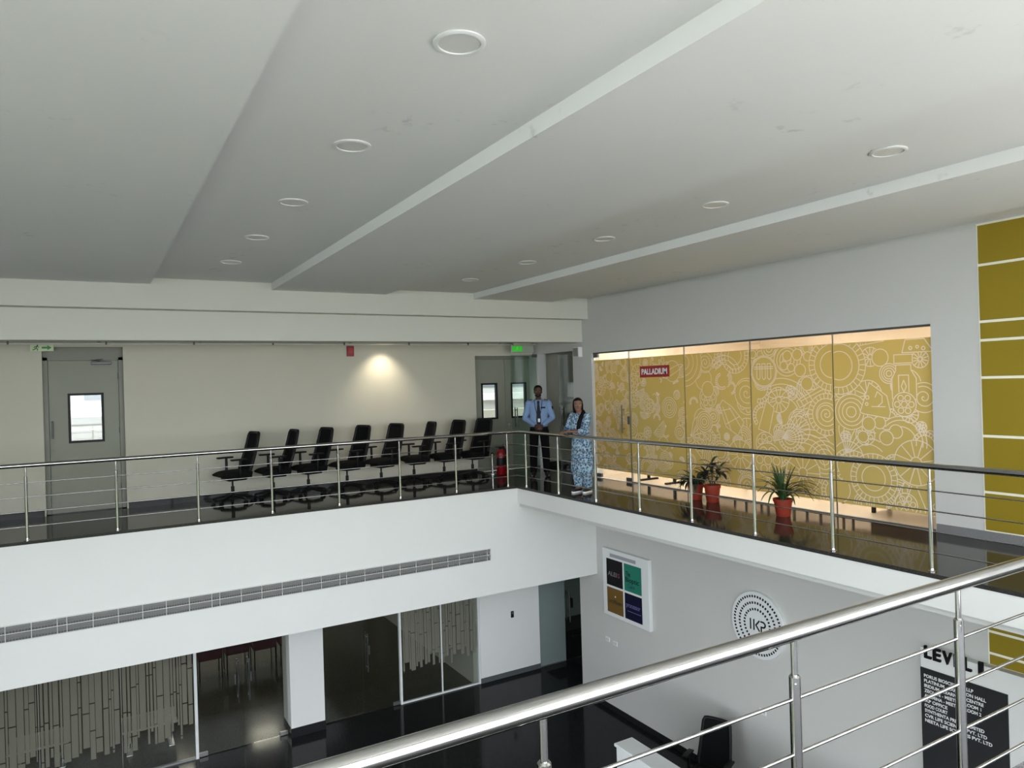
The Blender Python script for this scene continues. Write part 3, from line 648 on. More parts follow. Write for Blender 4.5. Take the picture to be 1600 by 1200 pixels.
# ================================================================== small fittings of the far gallery
ex = tag(empty('exit_sign', (-7.09, 1.93, 2.545)), 'pale exit sign with running figure and green arrow above the grey fire door', 'sign')
MB().rbox(-0.15, 0.15, -0.012, 0.012, -0.055, 0.045, 0.004).build('plate', mat('pale_sign_plate', srgb(190, 205, 165), 0.4), ex)
MB().box(-0.10, 0.10, -0.02, 0.02, 0.045, 0.112).build('bracket', CREAM, ex)
EXG = mat('sign_green', srgb(40, 120, 35), 0.4)
arrow = [(0.0, 0.012), (0.07, 0.012), (0.07, 0.034), (0.125, -0.002), (0.07, -0.038), (0.07, -0.016), (0.0, -0.016)]
MB().prism(arrow, lambda a, b: (a, -0.0125, b), lambda a, b: (a, -0.016, b)).build('arrow', EXG, ex)
run = MB().sphere((-0.055, -0.0145, 0.030), (0.011, 0.003, 0.011), 10, 6)
for a, b in (((-0.062, 0.018), (-0.075, -0.010)), ((-0.075, -0.010), (-0.052, -0.022)), ((-0.052, -0.022), (-0.058, -0.045)), ((-0.075, -0.010), (-0.092, -0.030)), ((-0.092, -0.030), (-0.115, -0.034)), ((-0.062, 0.014), (-0.040, 0.004)), ((-0.062, 0.014), (-0.088, 0.012)), ((-0.088, 0.012), (-0.096, -0.004))):
    run.capsule((a[0], -0.0145, a[1]), (b[0], -0.0145, b[1]), 0.005, 0.005, 6)
run.build('running_figure', mat('dark_green_print', srgb(30, 60, 25), 0.5), ex)
e2 = tag(empty('exit_sign', (1.14, 1.62, 2.50)), 'lit green exit sign hanging before the grey double door', 'sign')
MB().rbox(-0.27, 0.27, -0.012, 0.012, -0.075, 0.075, 0.004).build('plate', mat('clear_sign_plate', srgb(165, 170, 158), 0.35), e2)
MB().box(-0.24, 0.0, -0.0145, -0.0122, -0.055, 0.055).build('lit_panel', mat('lit_green', srgb(60, 190, 50), 0.4, emit=(srgb(60, 205, 50), 0.06)), e2)
fig = MB().sphere((-0.118, -0.0155, 0.030), (0.011, 0.002, 0.011), 10, 6)
for p0, p1 in (((-0.122, 0.014), (-0.130, -0.012)), ((-0.130, -0.012), (-0.108, -0.024)), ((-0.130, -0.012), (-0.148, -0.036)), ((-0.122, 0.012), (-0.100, 0.002)), ((-0.122, 0.012), (-0.146, 0.008))):
    fig.capsule((p0[0], -0.0152, p0[1]), (p1[0], -0.0152, p1[1]), 0.004, 0.004, 6)
fig.build('running_figure', mat('pale_green_print', srgb(150, 235, 130), 0.5), e2)
MB().box(-0.2, 0.2, -0.02, 0.02, 0.075, 0.158).build('bracket', CREAM, e2)
al = tag(empty('alarm_box', (-2.335, YB, 2.48)), 'red fire alarm box high on the cream wall', 'alarm')
MB().rbox(-0.065, 0.065, -0.05, -0.0005, -0.095, 0.095, 0.006).build('body', RED, al); MB().rbox(-0.04, 0.04, -0.056, -0.049, -0.04, 0.06, 0.003).build('cover', SIGNRED, al)
sd = tag(empty('smoke_detector', (-5.25, 1.5, 2.66)), 'small round smoke detector on the corridor ceiling', 'smoke detector')
MB().lathe([(0.055, -0.001), (0.055, -0.02), (0.04, -0.035), (0.036, -0.05), (0.015, -0.058)], n=24).build('body', WFRAME, sd, 40); MB().lathe([(0.0385, -0.036), (0.0385, -0.044)], n=24).build('vent_ring', BLACK, sd)
for x, lab in ((-6.35, 'small sprinkler head above the grey fire door'), (-2.55, 'small sprinkler head left of the red alarm box'), (0.45, 'small sprinkler head left of the lit exit sign')):
    s_ = tag(empty('sprinkler', (x, 1.3, 2.66)), lab, 'sprinkler')
    MB().cyl((0, 0, -0.07), (0, 0, -0.001), 0.012, n=10).build('stem', DARKFR, s_, 40); MB().lathe([(0.03, -0.074), (0.03, -0.07), (0.004, -0.066)], n=14).build('deflector', DARKFR, s_)
sp = tag(empty('wall_speaker', (W, 0.30, 2.36)), 'small white speaker box on the pier beside the glass door', 'speaker')
MB().rbox(-0.09, -0.0005, -0.10, 0.10, -0.10, 0.10, 0.012).build('body', WFRAME, sp); MB().rbox(-0.094, -0.089, -0.08, 0.08, -0.08, 0.08, 0.002).build('front_cloth', ALU, sp)
cp = tag(empty('conduit_pipe', (0, 1.80, 2.597)), 'thin white conduit pipe running along the far corridor ceiling', 'pipe')
MB().cyl((-10.9, 0, 0), (1.58, 0, 0), 0.012, n=10).build('pipe', WFRAME, cp, 50)
for i in range(10): MB().box(-10.0+i*1.25-0.012, -10.0+i*1.25+0.012, -0.016, 0.016, -0.016, 0.0175 if -4.95 < -10.0+i*1.25 < -2.85 else 0.062).build('clip', DARKFR, cp)
# recessed lamp washing the cream wall
dl = tag(empty('downlight', (-1.75, 1.62, 2.66)), 'small lit downlight washing the cream wall above the chairs', 'lamp')
MB().lathe([(0.05, -0.012), (0.06, -0.008), (0.06, -0.001)], n=24).build('rim', WFRAME, dl, 40)
MB().lathe([(0.04, -0.0135), (0.04, -0.0122)], n=20).build('lens', mat('lit_lens', (1, 0.9, 0.75, 1), 0.4, emit=((1, 0.86, 0.66, 1), 6)), dl)
L = bpy.data.lights.new('downlight_beam', 'SPOT'); L.energy = 11; L.color = (1, 0.87, 0.68); L.spot_size = 1.7; L.spot_blend = 0.9; L.shadow_soft_size = 0.04
lo = bpy.data.objects.new('downlight_beam', L); COL.objects.link(lo); lo.parent = dl; lo.location = (0, 0, -0.03); lo.rotation_euler = (math.radians(18), 0, 0)

# ceiling downlights, switched off
first = None
for sx, z, pts in ((-4.955, 3.385, (-7.98, -6.39, -4.80, -3.24, -1.66)), (-1.565, 3.36, (-7.93, -6.29, -4.66, -3.04, -1.43))):
    row = 'second ceiling strip from the left' if sx < -3 else 'ceiling strip nearest the gold glass wall'
    for i, y in enumerate(pts):
        if first is None:
            t = empty('ceiling_downlight', (sx, y, z))
            MB().lathe([(0.122, -0.001), (0.124, -0.008), (0.112, -0.014), (0.100, -0.012), (0.099, -0.004)], n=40).build('rim', WFRAME, t, 50)
            MB().lathe([(0.097, -0.007), (0.0, -0.0075)], n=40).build('diffuser', mat('dim_diffuser', (0.62, 0.62, 0.60, 1), 0.35), t, 50)
            first = t
        else:
            t = dup(first); t.location = (sx, y, z)
        order = ('nearest', 'second nearest', 'middle', 'fourth nearest', 'farthest')[i]
        tag(t, f'{order} round downlight in the {row}', 'ceiling light', 'round ceiling downlights')

# ================================================================== air grille in the white fascia
YF = EDGE+0.008
gr = tag(empty('air_grille', (0, YF, 0)), 'long grey linear air grille set in the white fascia', 'air grille')
GX = [-7.464, -7.193, -6.918, -6.814, -6.523, -6.234, -5.948, -5.66, -5.372, -5.083, -4.978, -4.691, -4.409, -4.119, -3.83, -3.543, -3.258, -3.153, -2.863, -2.57, -2.281, -2.006, -1.724, -1.439, -1.229, -0.962, -0.701, -0.638]
GX = [-8.60, -8.32, -8.03, -7.74] + GX
GZ0, GZ1 = -1.215, -1.025; GM = (GZ0+GZ1)/2
GRD = mat('grille_grey', (0.34, 0.34, 0.33, 1), 0.5, 0.2); GRB = mat('grille_shadow_box', (0.10, 0.10, 0.10, 1), 0.8); GRL = mat('grille_frame', (0.62, 0.62, 0.61, 1), 0.4)
MB().box(GX[0]-0.015, GX[-1]+0.006, -0.004, -0.0005, GZ0-0.008, GZ1+0.008).build('back_plate', GRB, gr)
fr = MB().box(GX[0]-0.015, GX[-1]+0.008, -0.016, -0.004, GZ1, GZ1+0.010).box(GX[0]-0.015, GX[-1]+0.008, -0.016, -0.004, GZ0-0.010, GZ0).box(GX[0], GX[-1], -0.016, -0.004, GM-0.004, GM+0.004)
fr.build('frame', GRL, gr)
cells = {}
for a, b in zip(GX[:-1], GX[1:]):
    MB().box(b-0.004, b+0.004, -0.017, -0.004, GZ0, GZ1).build('divider', GRL, gr)
    for zc in ((GM+0.004+GZ1)/2, (GM-0.004+GZ0)/2):
        w_ = round(b-a-0.010, 3)
        if w_ not in cells:
            m = MB()
            for k in range(9):
                z = -0.040 + k*0.010; m.box(-w_/2, w_/2, -0.006, 0.006, z-0.0012, z+0.0022, Matrix.Rotation(0.5, 4, 'X'))
            n_ = max(2, int(w_/0.03))
            for k in range(1, n_): x = -w_/2+w_*k/n_; m.box(x-0.0012, x+0.0012, -0.004, 0.004, -0.044, 0.044)
            cells[w_] = o = m.build('louvre_cell', GRD, gr)
        else: o = copy_mesh(cells[w_], gr)
        o.location = ((a+b)/2, -0.0085, zc)

# ================================================================== lower shopfront under the far gallery
ZT = -1.812
YG = 2.03
def etched(u0, u1, zb, seed):
    """vertical strips of etched film of unequal length"""
    rnd = random.Random(seed); m = MB(); u = u0+0.02
    while u < u1-0.03:
        w_ = rnd.choice((0.028, 0.034, 0.05, 0.07, 0.09)); w_ = min(w_, u1-0.02-u)
        z = ZT-0.03-rnd.choice((0, 0, 0.02, 0.05)); end = zb+rnd.uniform(-0.14, 0.16)
        while z > end:
            l = rnd.uniform(0.35, 1.3); z2 = max(end, z-l)
            m.box(u, u+w_, YG-0.0045, YG-0.0030, z2, z); z = z2-0.018
        u += w_+rnd.choice((0.006, 0.010, 0.018))
    return m
def front_pane(parent, x0, x1, film=None, seed=0):
    p = MB().box(x0, x1, YG, YG+0.012, ZL+0.03, ZT).build('pane', GLASS_F, parent)
    if film is not None:
        f = etched(x0, x1, film, seed).build('etched_film', ETCH, p); f['label'] = 'etched film of uneven vertical strips'
    return p
s1 = tag(empty('glass_partition', (0, 0, 0)), 'lower glass wall with etched stripes at the left under the fascia', 'glass partition')
for i, (a, b) in enumerate(((-9.6, -8.35), (-8.345, -7.28), (-7.275, -6.19), (-6.185, -5.135))): front_pane(s1, a, b, -3.72, 20+i)
for x in (-8.347, -7.277, -6.187): MB().box(x-0.003, x+0.003, YG-0.004, YG+0.014, ZL+0.03, ZT).build('joint', ALU, s1)
MB().box(-5.13, -5.085, YG-0.03, YG+0.04, ZL, ZT).build('post', WFRAME, s1); MB().box(-9.6, -5.13, YG-0.02, YG+0.03, ZL, ZL+0.03).build('sill_channel', ALU, s1)
def shop_door(x0, x1, hinge, label, hs):
    t = tag(empty('glass_door', (0, 0, 0)), label, 'door')
    MB().box(x0+0.004, x1-0.004, YG, YG+0.012, ZL+0.012, ZT-0.005).build('pane', GLASS_F, t)
    hx = x0+0.004 if hinge < 0 else x1-0.134
    MB().box(hx, hx+0.13, YG-0.014, YG+0.026, ZL+0.012, ZL+0.072).build('patch_fitting', STEEL_B, t)
    MB().box(hx, hx+0.13, YG-0.014, YG+0.026, ZT-0.06, ZT-0.005).build('patch_fitting', STEEL_B, t)
    x = x1-0.085 if hinge < 0 else x0+0.085
    for s in (-1, 1):
        yy = YG+0.006+s*0.06
        MB().cyl((x, yy, ZL+0.78), (x, yy, ZL+1.48), 0.013, n=12).cyl((x, yy, ZL+0.85), (x, YG+0.006, ZL+0.85), 0.008).cyl((x, yy, ZL+1.41), (x, YG+0.006, ZL+1.41), 0.008).build('handle', STEEL, t, 40)
    MB().rbox(x-0.05 if hinge < 0 else x+0.03, x-0.03 if hinge < 0 else x+0.05, YG-0.014, YG+0.026, ZL+1.08, ZL+1.24, 0.004).build('lock', DARKFR, t)
    return t
shop_door(-5.08, -4.36, -1, 'left leaf of the lower glass double door before maroon chairs', 0)
shop_door(-4.355, -3.64, 1, 'lower glass door leaf immediately left of the white column', 0)
col = tag(empty('column', (-3.325, 2.05, ZL)), 'white square column with black granite foot in the lower hall', 'column', None, 'structure')
MB().box(-0.295, 0.295, -0.20, 0.35, 0.16, 2.43).build('shaft', WHITE, col); MB().box(-0.303, 0.303, -0.208, 0.35, 0.0, 0.16).build('foot', GRAN_LO, col)
s2 = tag(empty('glass_partition', (0, 0, 0)), 'clear lower glass pane immediately right of the white column', 'glass partition')
front_pane(s2, -3.02, -2.26)
shop_door(-2.255, -1.545, 1, 'lower glass door between the white column and the striped glass', 0)
s3 = tag(empty('glass_partition', (0, 0, 0)), 'dark striped lower glass pair beside the white wall panel', 'glass partition')
front_pane(s3, -1.485, -0.665, -3.55, 31); front_pane(s3, -0.655, 0.14, -3.55, 32)
MB().box(-1.54, -1.50, YG-0.03, YG+0.04, ZL, ZT).build('post', WFRAME, s3); MB().box(-0.672, -0.648, YG-0.01, YG+0.02, ZL, ZT).build('post', WFRAME, s3); MB().box(0.142, 0.175, YG-0.03, YG+0.04, ZL, ZT).build('post', WFRAME, s3)
MB().box(-1.50, 0.142, YG-0.02, YG+0.03, ZL, ZL+0.03).build('sill_channel', WFRAME, s3)
struct(MB().box(0.18, 1.60, YB, YB+0.15, ZL+0.10, ZT).build('wall_lower_back', WHITE), 'white lower wall panel with a black switch beside the striped glass', 'wall')
struct(MB().box(0.18, 1.60, YB-0.012, YB+0.15, ZL, ZL+0.10).build('baseboard_lower_back', mat('grey_stone', (0.09, 0.10, 0.105, 1), 0.2)), 'grey stone skirting under the white lower wall panel', 'skirting')
sw = tag(empty('card_reader', (0.94, YB, -2.98)), 'small black card reader on the white lower wall panel', 'card reader')
MB().rbox(-0.032, 0.032, -0.022, -0.0005, -0.065, 0.065, 0.005).build('body', BLACK, sw); MB().box(-0.02, 0.02, -0.0235, -0.0215, 0.01, 0.05).build('display', DARKFR, sw)
s4 = tag(empty('glass_partition', (0, 0, 0)), 'pale greenish glass panel right of the white lower wall panel', 'glass partition')
MB().box(1.605, 2.27, YB+0.02, YB+0.032, ZL+0.02, ZT).build('pane', film_mat('frosted_green_glass', (0.42, 0.50, 0.48, 1), 0.4, 0.35), s4)
MB().box(1.60, 2.27, YB+0.01, YB+0.045, ZL, ZL+0.02).build('sill_channel', ALU, s4)
gd2 = tag(empty('glass_door', (0, 0, 0)), 'glass door with dark lock at the end of the lower corridor', 'door')
MB().box(2.285, 3.10, YB+0.02, YB+0.032, ZL+0.012, ZT-0.004).build('pane', GLASS_G, gd2)
for s in (-0.045, 0.085):
    MB().cyl((2.36, YB+s, -3.40), (2.36, YB+s, -2.75), 0.012, n=12).cyl((2.36, YB+s, -3.32), (2.36, YB+0.026, -3.32), 0.008).cyl((2.36, YB+s, -2.83), (2.36, YB+0.026, -2.83), 0.008).build('handle', DARKFR, gd2, 40)
MB().rbox(2.42, 2.47, YB-0.01, YB+0.06, -3.12, -2.92, 0.005).build('lock', BLACK, gd2)
MB().rbox(2.44, 2.60, YB-0.005, YB+0.045, -3.78, -3.71, 0.004).build('plate', BLACK, gd2)
struct(MB().box(3.10, 6.4, YB, YB+0.15, ZL, ZT).box(6.4, 6.6, 0.3, 9.0, ZL, ZT).box(W+0.2, 6.6, 0.3, 0.51, ZL, ZT).box(0.18, 6.4, 4.4, 4.55, ZL, ZT).build('wall_lower_corridor', WHITE), 'dim white walls at the end of the lower corridor', 'wall')
mt = tag(empty('door_mat', (1.95, 1.50, ZL)), 'black door mat before the glass door of the lower corridor', 'mat')
MB().rbox(-0.36, 0.40, -0.24, 0.24, 0.0005, 0.012, 0.004).build('pile', BLACKF, mt); MB().box(-0.37, 0.41, -0.25, 0.25, 0.0002, 0.006).build('border', BLACK, mt)

# room behind the lower shopfront: dim, a window at the far end
ROOM_GLOW = mat('added_room_glow', (0.8, 0.8, 0.75, 1), 0.5, emit=((1.0, 0.93, 0.76, 1), 2.2))  # glow for panels added to brighten the lower room, not known lamps
for x, y, lab in ((-7.5, 5.0, 'square glowing panel added to brighten the left of the lower room'), (-5.0, 6.6, 'square glowing panel added to brighten the space above the maroon chairs'), (-3.0, 7.4, 'square glowing panel added to brighten the back of the lower room behind the white column')):
    tag(MB().box(x-0.3, x+0.3, y-0.3, y+0.3, ZT-0.025, ZT-0.001).build('ceiling_lamp', ROOM_GLOW, None, origin=(x, y, ZT-0.01)), lab, 'lamp')
hall = MB().box(0.04, 0.18, 2.06, 8.6, ZL, ZT)
hall.box(-11.0, -4.9, 8.6, 8.8, ZL, ZT).box(-2.3, 0.2, 8.6, 8.8, ZL, ZT).box(-4.9, -2.3, 8.6, 8.8, -2.25, ZT).box(-4.9, -2.3, 8.6, 8.8, ZL, -3.85)
struct(hall.build('wall_lower_room', plaster('room_grey_paint', (0.42, 0.42, 0.39, 1))), 'grey walls of the dim room behind the lower glass', 'wall')
struct(MB().box(-3.63, -3.57, 8.62, 8.70, -3.85, -2.25).box(-4.9, -2.3, 8.64, 8.68, -3.05, -3.0).build('window_3', WFRAME), 'bright far window of the room behind the lower glass', 'window')
struct(MB().box(-11.0, 0.04, 2.06, 8.6, ZL+0.0005, ZL+0.004).build('floor_lower_room', granite('room_granite', (0.05, 0.047, 0.036, 1), (0.15, 0.14, 0.11, 1), 0.16, 90, 0.3)), 'speckled brown floor of the dim room behind the lower glass', 'floor')
MAROON = mat('maroon_fabric', (0.075, 0.022, 0.030, 1), 0.85, 0, 0.2, (60, 0.2))
mc0 = None
spots = [(-5.0, 5.6), (-4.45, 5.6), (-3.9, 5.65), (-3.35, 5.6), (-2.8, 5.6)]
names = ['leftmost', 'second from left', 'middle', 'second from right', 'rightmost']
for (x, y), nm in zip(spots, names):
    if mc0 is None:
        mc0 = t = empty('visitor_chair', (x, y, ZL+0.004))
        MB().rbox(-0.24, 0.24, -0.24, 0.24, 0.41, 0.50, 0.03).build('seat', MAROON, t)
        MB().rbox(-0.24, 0.24, -0.29, -0.23, 0.46, 0.96, 0.025).build('backrest', MAROON, t)
        for sx in (-0.22, 0.22):
            MB().tube([(sx, -0.24, 0.0), (sx, -0.24, 0.62), (sx, 0.22, 0.62), (sx, 0.22, 0.0)], 0.012, 8).build('side_frame', BLACK, t)
    else:
        t = dup(mc0); t.location = (x, y, ZL+0.004)
    tag(t, f'{nm} maroon chair in the row behind the lower glass doors', 'chair', 'maroon chairs behind the lower glass doors')
# table with steel legs behind the etched stripes
tb = tag(empty('glass_table', (-5.75, 3.0, ZL+0.004)), 'low table on steel legs behind the etched stripes', 'table')
MB().rbox(-0.42, 0.42, -0.32, 0.32, 0.40, 0.44, 0.01).build('table_top', mat('pale_table_top', (0.50, 0.50, 0.42, 1), 0.25), tb)
for sx in (-0.32, 0.32):
    MB().cyl((sx, 0, 0.03), (sx, 0, 0.40), 0.028, n=14).build('leg', STEEL_B, tb, 40); MB().rbox(sx-0.05, sx+0.05, -0.30, 0.30, 0.0, 0.03, 0.01).build('foot', STEEL_B, tb)
t2 = dup(tb); t2.location = (-7.35, 3.2, ZL+0.004); tag(t2, 'low table at the far left behind the etched stripes', 'table')

# ================================================================== things on the lower right wall
pf = tag(empty('poster_frame', (W, -0.96, -1.85)), 'white framed board with four coloured squares on the lower right wall', 'poster')
MB().rbox(-0.075, -0.0005, -0.635, 0.625, -0.61, 0.60, 0.008).build('frame', WFRAME, pf)
XP = -0.0765
def sq(a, b, c, d, m, n): return MB().box(XP-0.004, XP+0.001, a, b, c, d).build(n, m, pf)
sq(0.055, 0.505, -0.045, 0.43, BTEXT, 'poster_square'); sq(-0.45, 0.005, -0.045, 0.43, mat('teal_print', srgb(38, 118, 100), 0.6, 0, 0.15), 'poster_square')
sq(0.055, 0.505, -0.535, -0.085, mat('ochre_print', srgb(108, 82, 38), 0.6, 0, 0.15), 'poster_square'); sq(-0.45, 0.005, -0.535, -0.085, mat('navy_print', srgb(16, 16, 44), 0.6, 0, 0.15), 'poster_square')
GREYT = mat('grey_print', srgb(120, 120, 130), 0.5)
sq(-0.31, 0.40, 0.47, 0.53, mat('header_strip', srgb(150, 150, 158), 0.5), 'header_strip')
for body, y, z, s, m, wd in (('ALEI', 0.465, 0.13, 0.11, mat('dim_white_print', srgb(120, 112, 112), 0.5), 0.25), ('S', 0.19, 0.13, 0.11, mat('dim_red_print', srgb(125, 50, 55), 0.5), 0.06), ('The', -0.04, 0.22, 0.12, BTEXT, 0.12), ('Bioptic', -0.03, 0.12, 0.12, BTEXT, 0.36), ('Care', -0.09, 0.02, 0.11, mat('dark_teal_print', srgb(20, 60, 80), 0.5), 0.18),
                             ('artifizen', 0.45, -0.36, 0.11, mat('dark_brown_print', srgb(40, 26, 12), 0.5), 0.36), ('processor', -0.03, -0.32, 0.12, mat('violet_print', srgb(95, 95, 150), 0.5), 0.38)):
    text_obj('lettering', body, s, on_right_wall(XP-0.0052, y, z), m, pf, 0.0008, 0.0012, width=wd)
MB().box(XP-0.006, XP-0.003, -0.42, -0.06, -0.395, -0.385).build('underline', bpy.data.materials['violet_print'], pf)
MB().sphere((XP-0.005, 0.27, -0.23), (0.004, 0.016, 0.016), 10, 6).build('dot', LINEW, pf)

ik = tag(empty('logo_disc', (W, -3.87, -1.72)), 'round white disc with dotted black rings and IKP on the lower right wall', 'sign')
MB().lathe([(0.47, -0.0005), (0.47, -0.055), (0.462, -0.062), (0.0, -0.062)], n=64, axis='x').build('disc', WFRAME, ik, 40)
dot0 = None
for R, n in ((0.405, 54), (0.315, 42), (0.225, 30)):
    for k in range(n):
        t = 2*PI*(k+0.5)/n
        if dot0 is None: dot0 = o = MB().rbox(-0.003, 0.001, -0.0125, 0.0125, -0.0165, 0.0165, 0.0008, seg=1).build('ring_dot', BTEXT, ik)
        else: o = copy_mesh(dot0, ik)
        o.location = (-0.0632, R*math.sin(t), R*math.cos(t)); o.rotation_euler = (-t, 0, 0)
def stroke(pts, nm, parent, r=0.0105, x=-0.0655):
    m = MB()
    for a, b in zip(pts[:-1], pts[1:]):
        d = Vector((b[0]-a[0], b[1]-a[1])); l = d.length; d.normalize(); n_ = Vector((-d.y, d.x))*r; e = d*r*0.7
        q = [(a[0]-e.x+n_.x, a[1]-e.y+n_.y), (b[0]+e.x+n_.x, b[1]+e.y+n_.y), (b[0]+e.x-n_.x, b[1]+e.y-n_.y), (a[0]-e.x-n_.x, a[1]-e.y-n_.y)]
        m.prism(q, lambda u, v: (x+0.003, -u, v), lambda u, v: (x-0.001, -u, v))
    return m.build(nm, BTEXT, parent)
stroke([(-0.115, 0.07), (-0.115, -0.07)], 'letter_i', ik); stroke([(-0.055, 0.07), (-0.055, -0.07)], 'letter_k_stem', ik)
stroke([(0.04, 0.07), (-0.02, 0.0), (0.04, -0.07)], 'letter_k_arm', ik)
stroke([(0.07, 0.07)]+[(0.105+0.04*math.cos(t), 0.033+0.037*math.sin(t)) for t in [PI/2-PI*i/8 for i in range(9)]]+[(0.075, -0.004), (0.075, -0.07)], 'letter_p', ik)

bx = tag(empty('directory_wall', (W, -7.7, ZL)), 'white boxed-out panel carrying LEVEL 1 letters and the black directory', 'sign wall')
MB().box(-0.10, -0.0005, -1.30, 1.475, 0.0, 2.935).build('box', WHITE, bx)
XD = W-0.10
dr = tag(empty('directory_board', (XD, -6.67, -2.0)), 'black directory board listing rooms and companies in white letters', 'sign')
MB().box(-0.012, -0.0005, -0.45, 0.445, -1.0, 0.475).build('board', mat('directory_black', (0.016, 0.017, 0.019, 1), 0.4), dr)
rows = ['PORUS BIOSCIENCES LLP', 'PLATINUM - EXHIBITION HALL', 'IRIDIUM - LEARNING CENTRE', 'ZEOLITE - MEETING ROOM 1', 'ALUMINA - MEETING ROOM 2', 'IKP OFFICE', 'FOOD COURT', 'SYNTHENTA PRIVATE LIMITED', 'CVR LIFE SCIENCES PVT. LTD', 'NEETA LIFE SCIENCES PVT. LTD']
for i, r in enumerate(rows):
    text_obj('text_line', r, 0.050, on_right_wall(-0.0135, 0.405, 0.375-i*0.0555), WTEXT, dr, 0.0008, 0.0011, width=0.030*len(r)*0.83)
lv = tag(empty('level_letters', (XD, -6.28, -1.40)), 'black raised letters reading LEVEL 1 on the top edge of the white panel', 'letters')
u = 0.0
for ch, wd in (('L', 0.075), ('E', 0.08), ('V', 0.10), ('E', 0.08), ('L', 0.075), ('1', 0.045)):
    if ch == '1': u += 0.05
    text_obj('letter', ch, 0.19, on_right_wall(-0.016, -u, 0.0), BTEXT, lv, 0.015, 0.004, width=wd); u += wd+0.022
def socket(y, z, lab):
    t = tag(empty('wall_socket', (W, y, z)), lab, 'socket')
    MB().rbox(-0.012, -0.0005, -0.06, 0.06, -0.04, 0.04, 0.004).build('plate', WFRAME, t)
    for k in (-0.028, 0.028): MB().rbox(-0.016, -0.011, k-0.018, k+0.018, -0.02, 0.02, 0.002).build('rocker', mat('socket_grey', (0.5, 0.5, 0.5, 1), 0.4) if 'socket_grey' not in bpy.data.materials else bpy.data.materials['socket_grey'], t)
socket(-0.33, -2.955, 'white socket plate below the framed four-square poster'); socket(-0.55, -2.97, 'white socket plate below the poster, right one of the pair'); socket(-3.88, -2.95, 'white socket plate below the IKP disc')
dc = tag(empty('dome_camera', (1.35, -1.10, -0.36)), 'small black dome camera under the right gallery slab', 'camera')
MB().lathe([(0.05, -0.001), (0.05, -0.025), (0.042, -0.03)], n=20).build('mount', WFRAME, dc, 40); MB().sphere((0, 0, -0.03), (0.04, 0.04, 0.04), 16, 10).build('dome', BLACK, dc, 60)

# reception counter
ct = tag(empty('reception_counter', (-0.34, -5.0, ZL)), 'white reception counter in the lower hall behind the foreground railing', 'counter')
MB().box(-0.13, 0.13, -2.2, 1.80, 0.0, 1.10).build('front_panel', WGLOSS, ct); MB().rbox(-0.155, 0.155, -2.2, 1.82, 1.10, 1.14, 0.006).build('counter_top', WGLOSS, ct)
MB().rbox(0.13, 0.62, -2.1, 1.0, 0.70, 0.735, 0.006).build('desk_top', WGLOSS, ct)
for y in (-2.05, 0.95): MB().box(0.13, 0.60, y-0.02, y+0.02, 0.0, 0.70).build('side_panel', WGLOSS, ct)

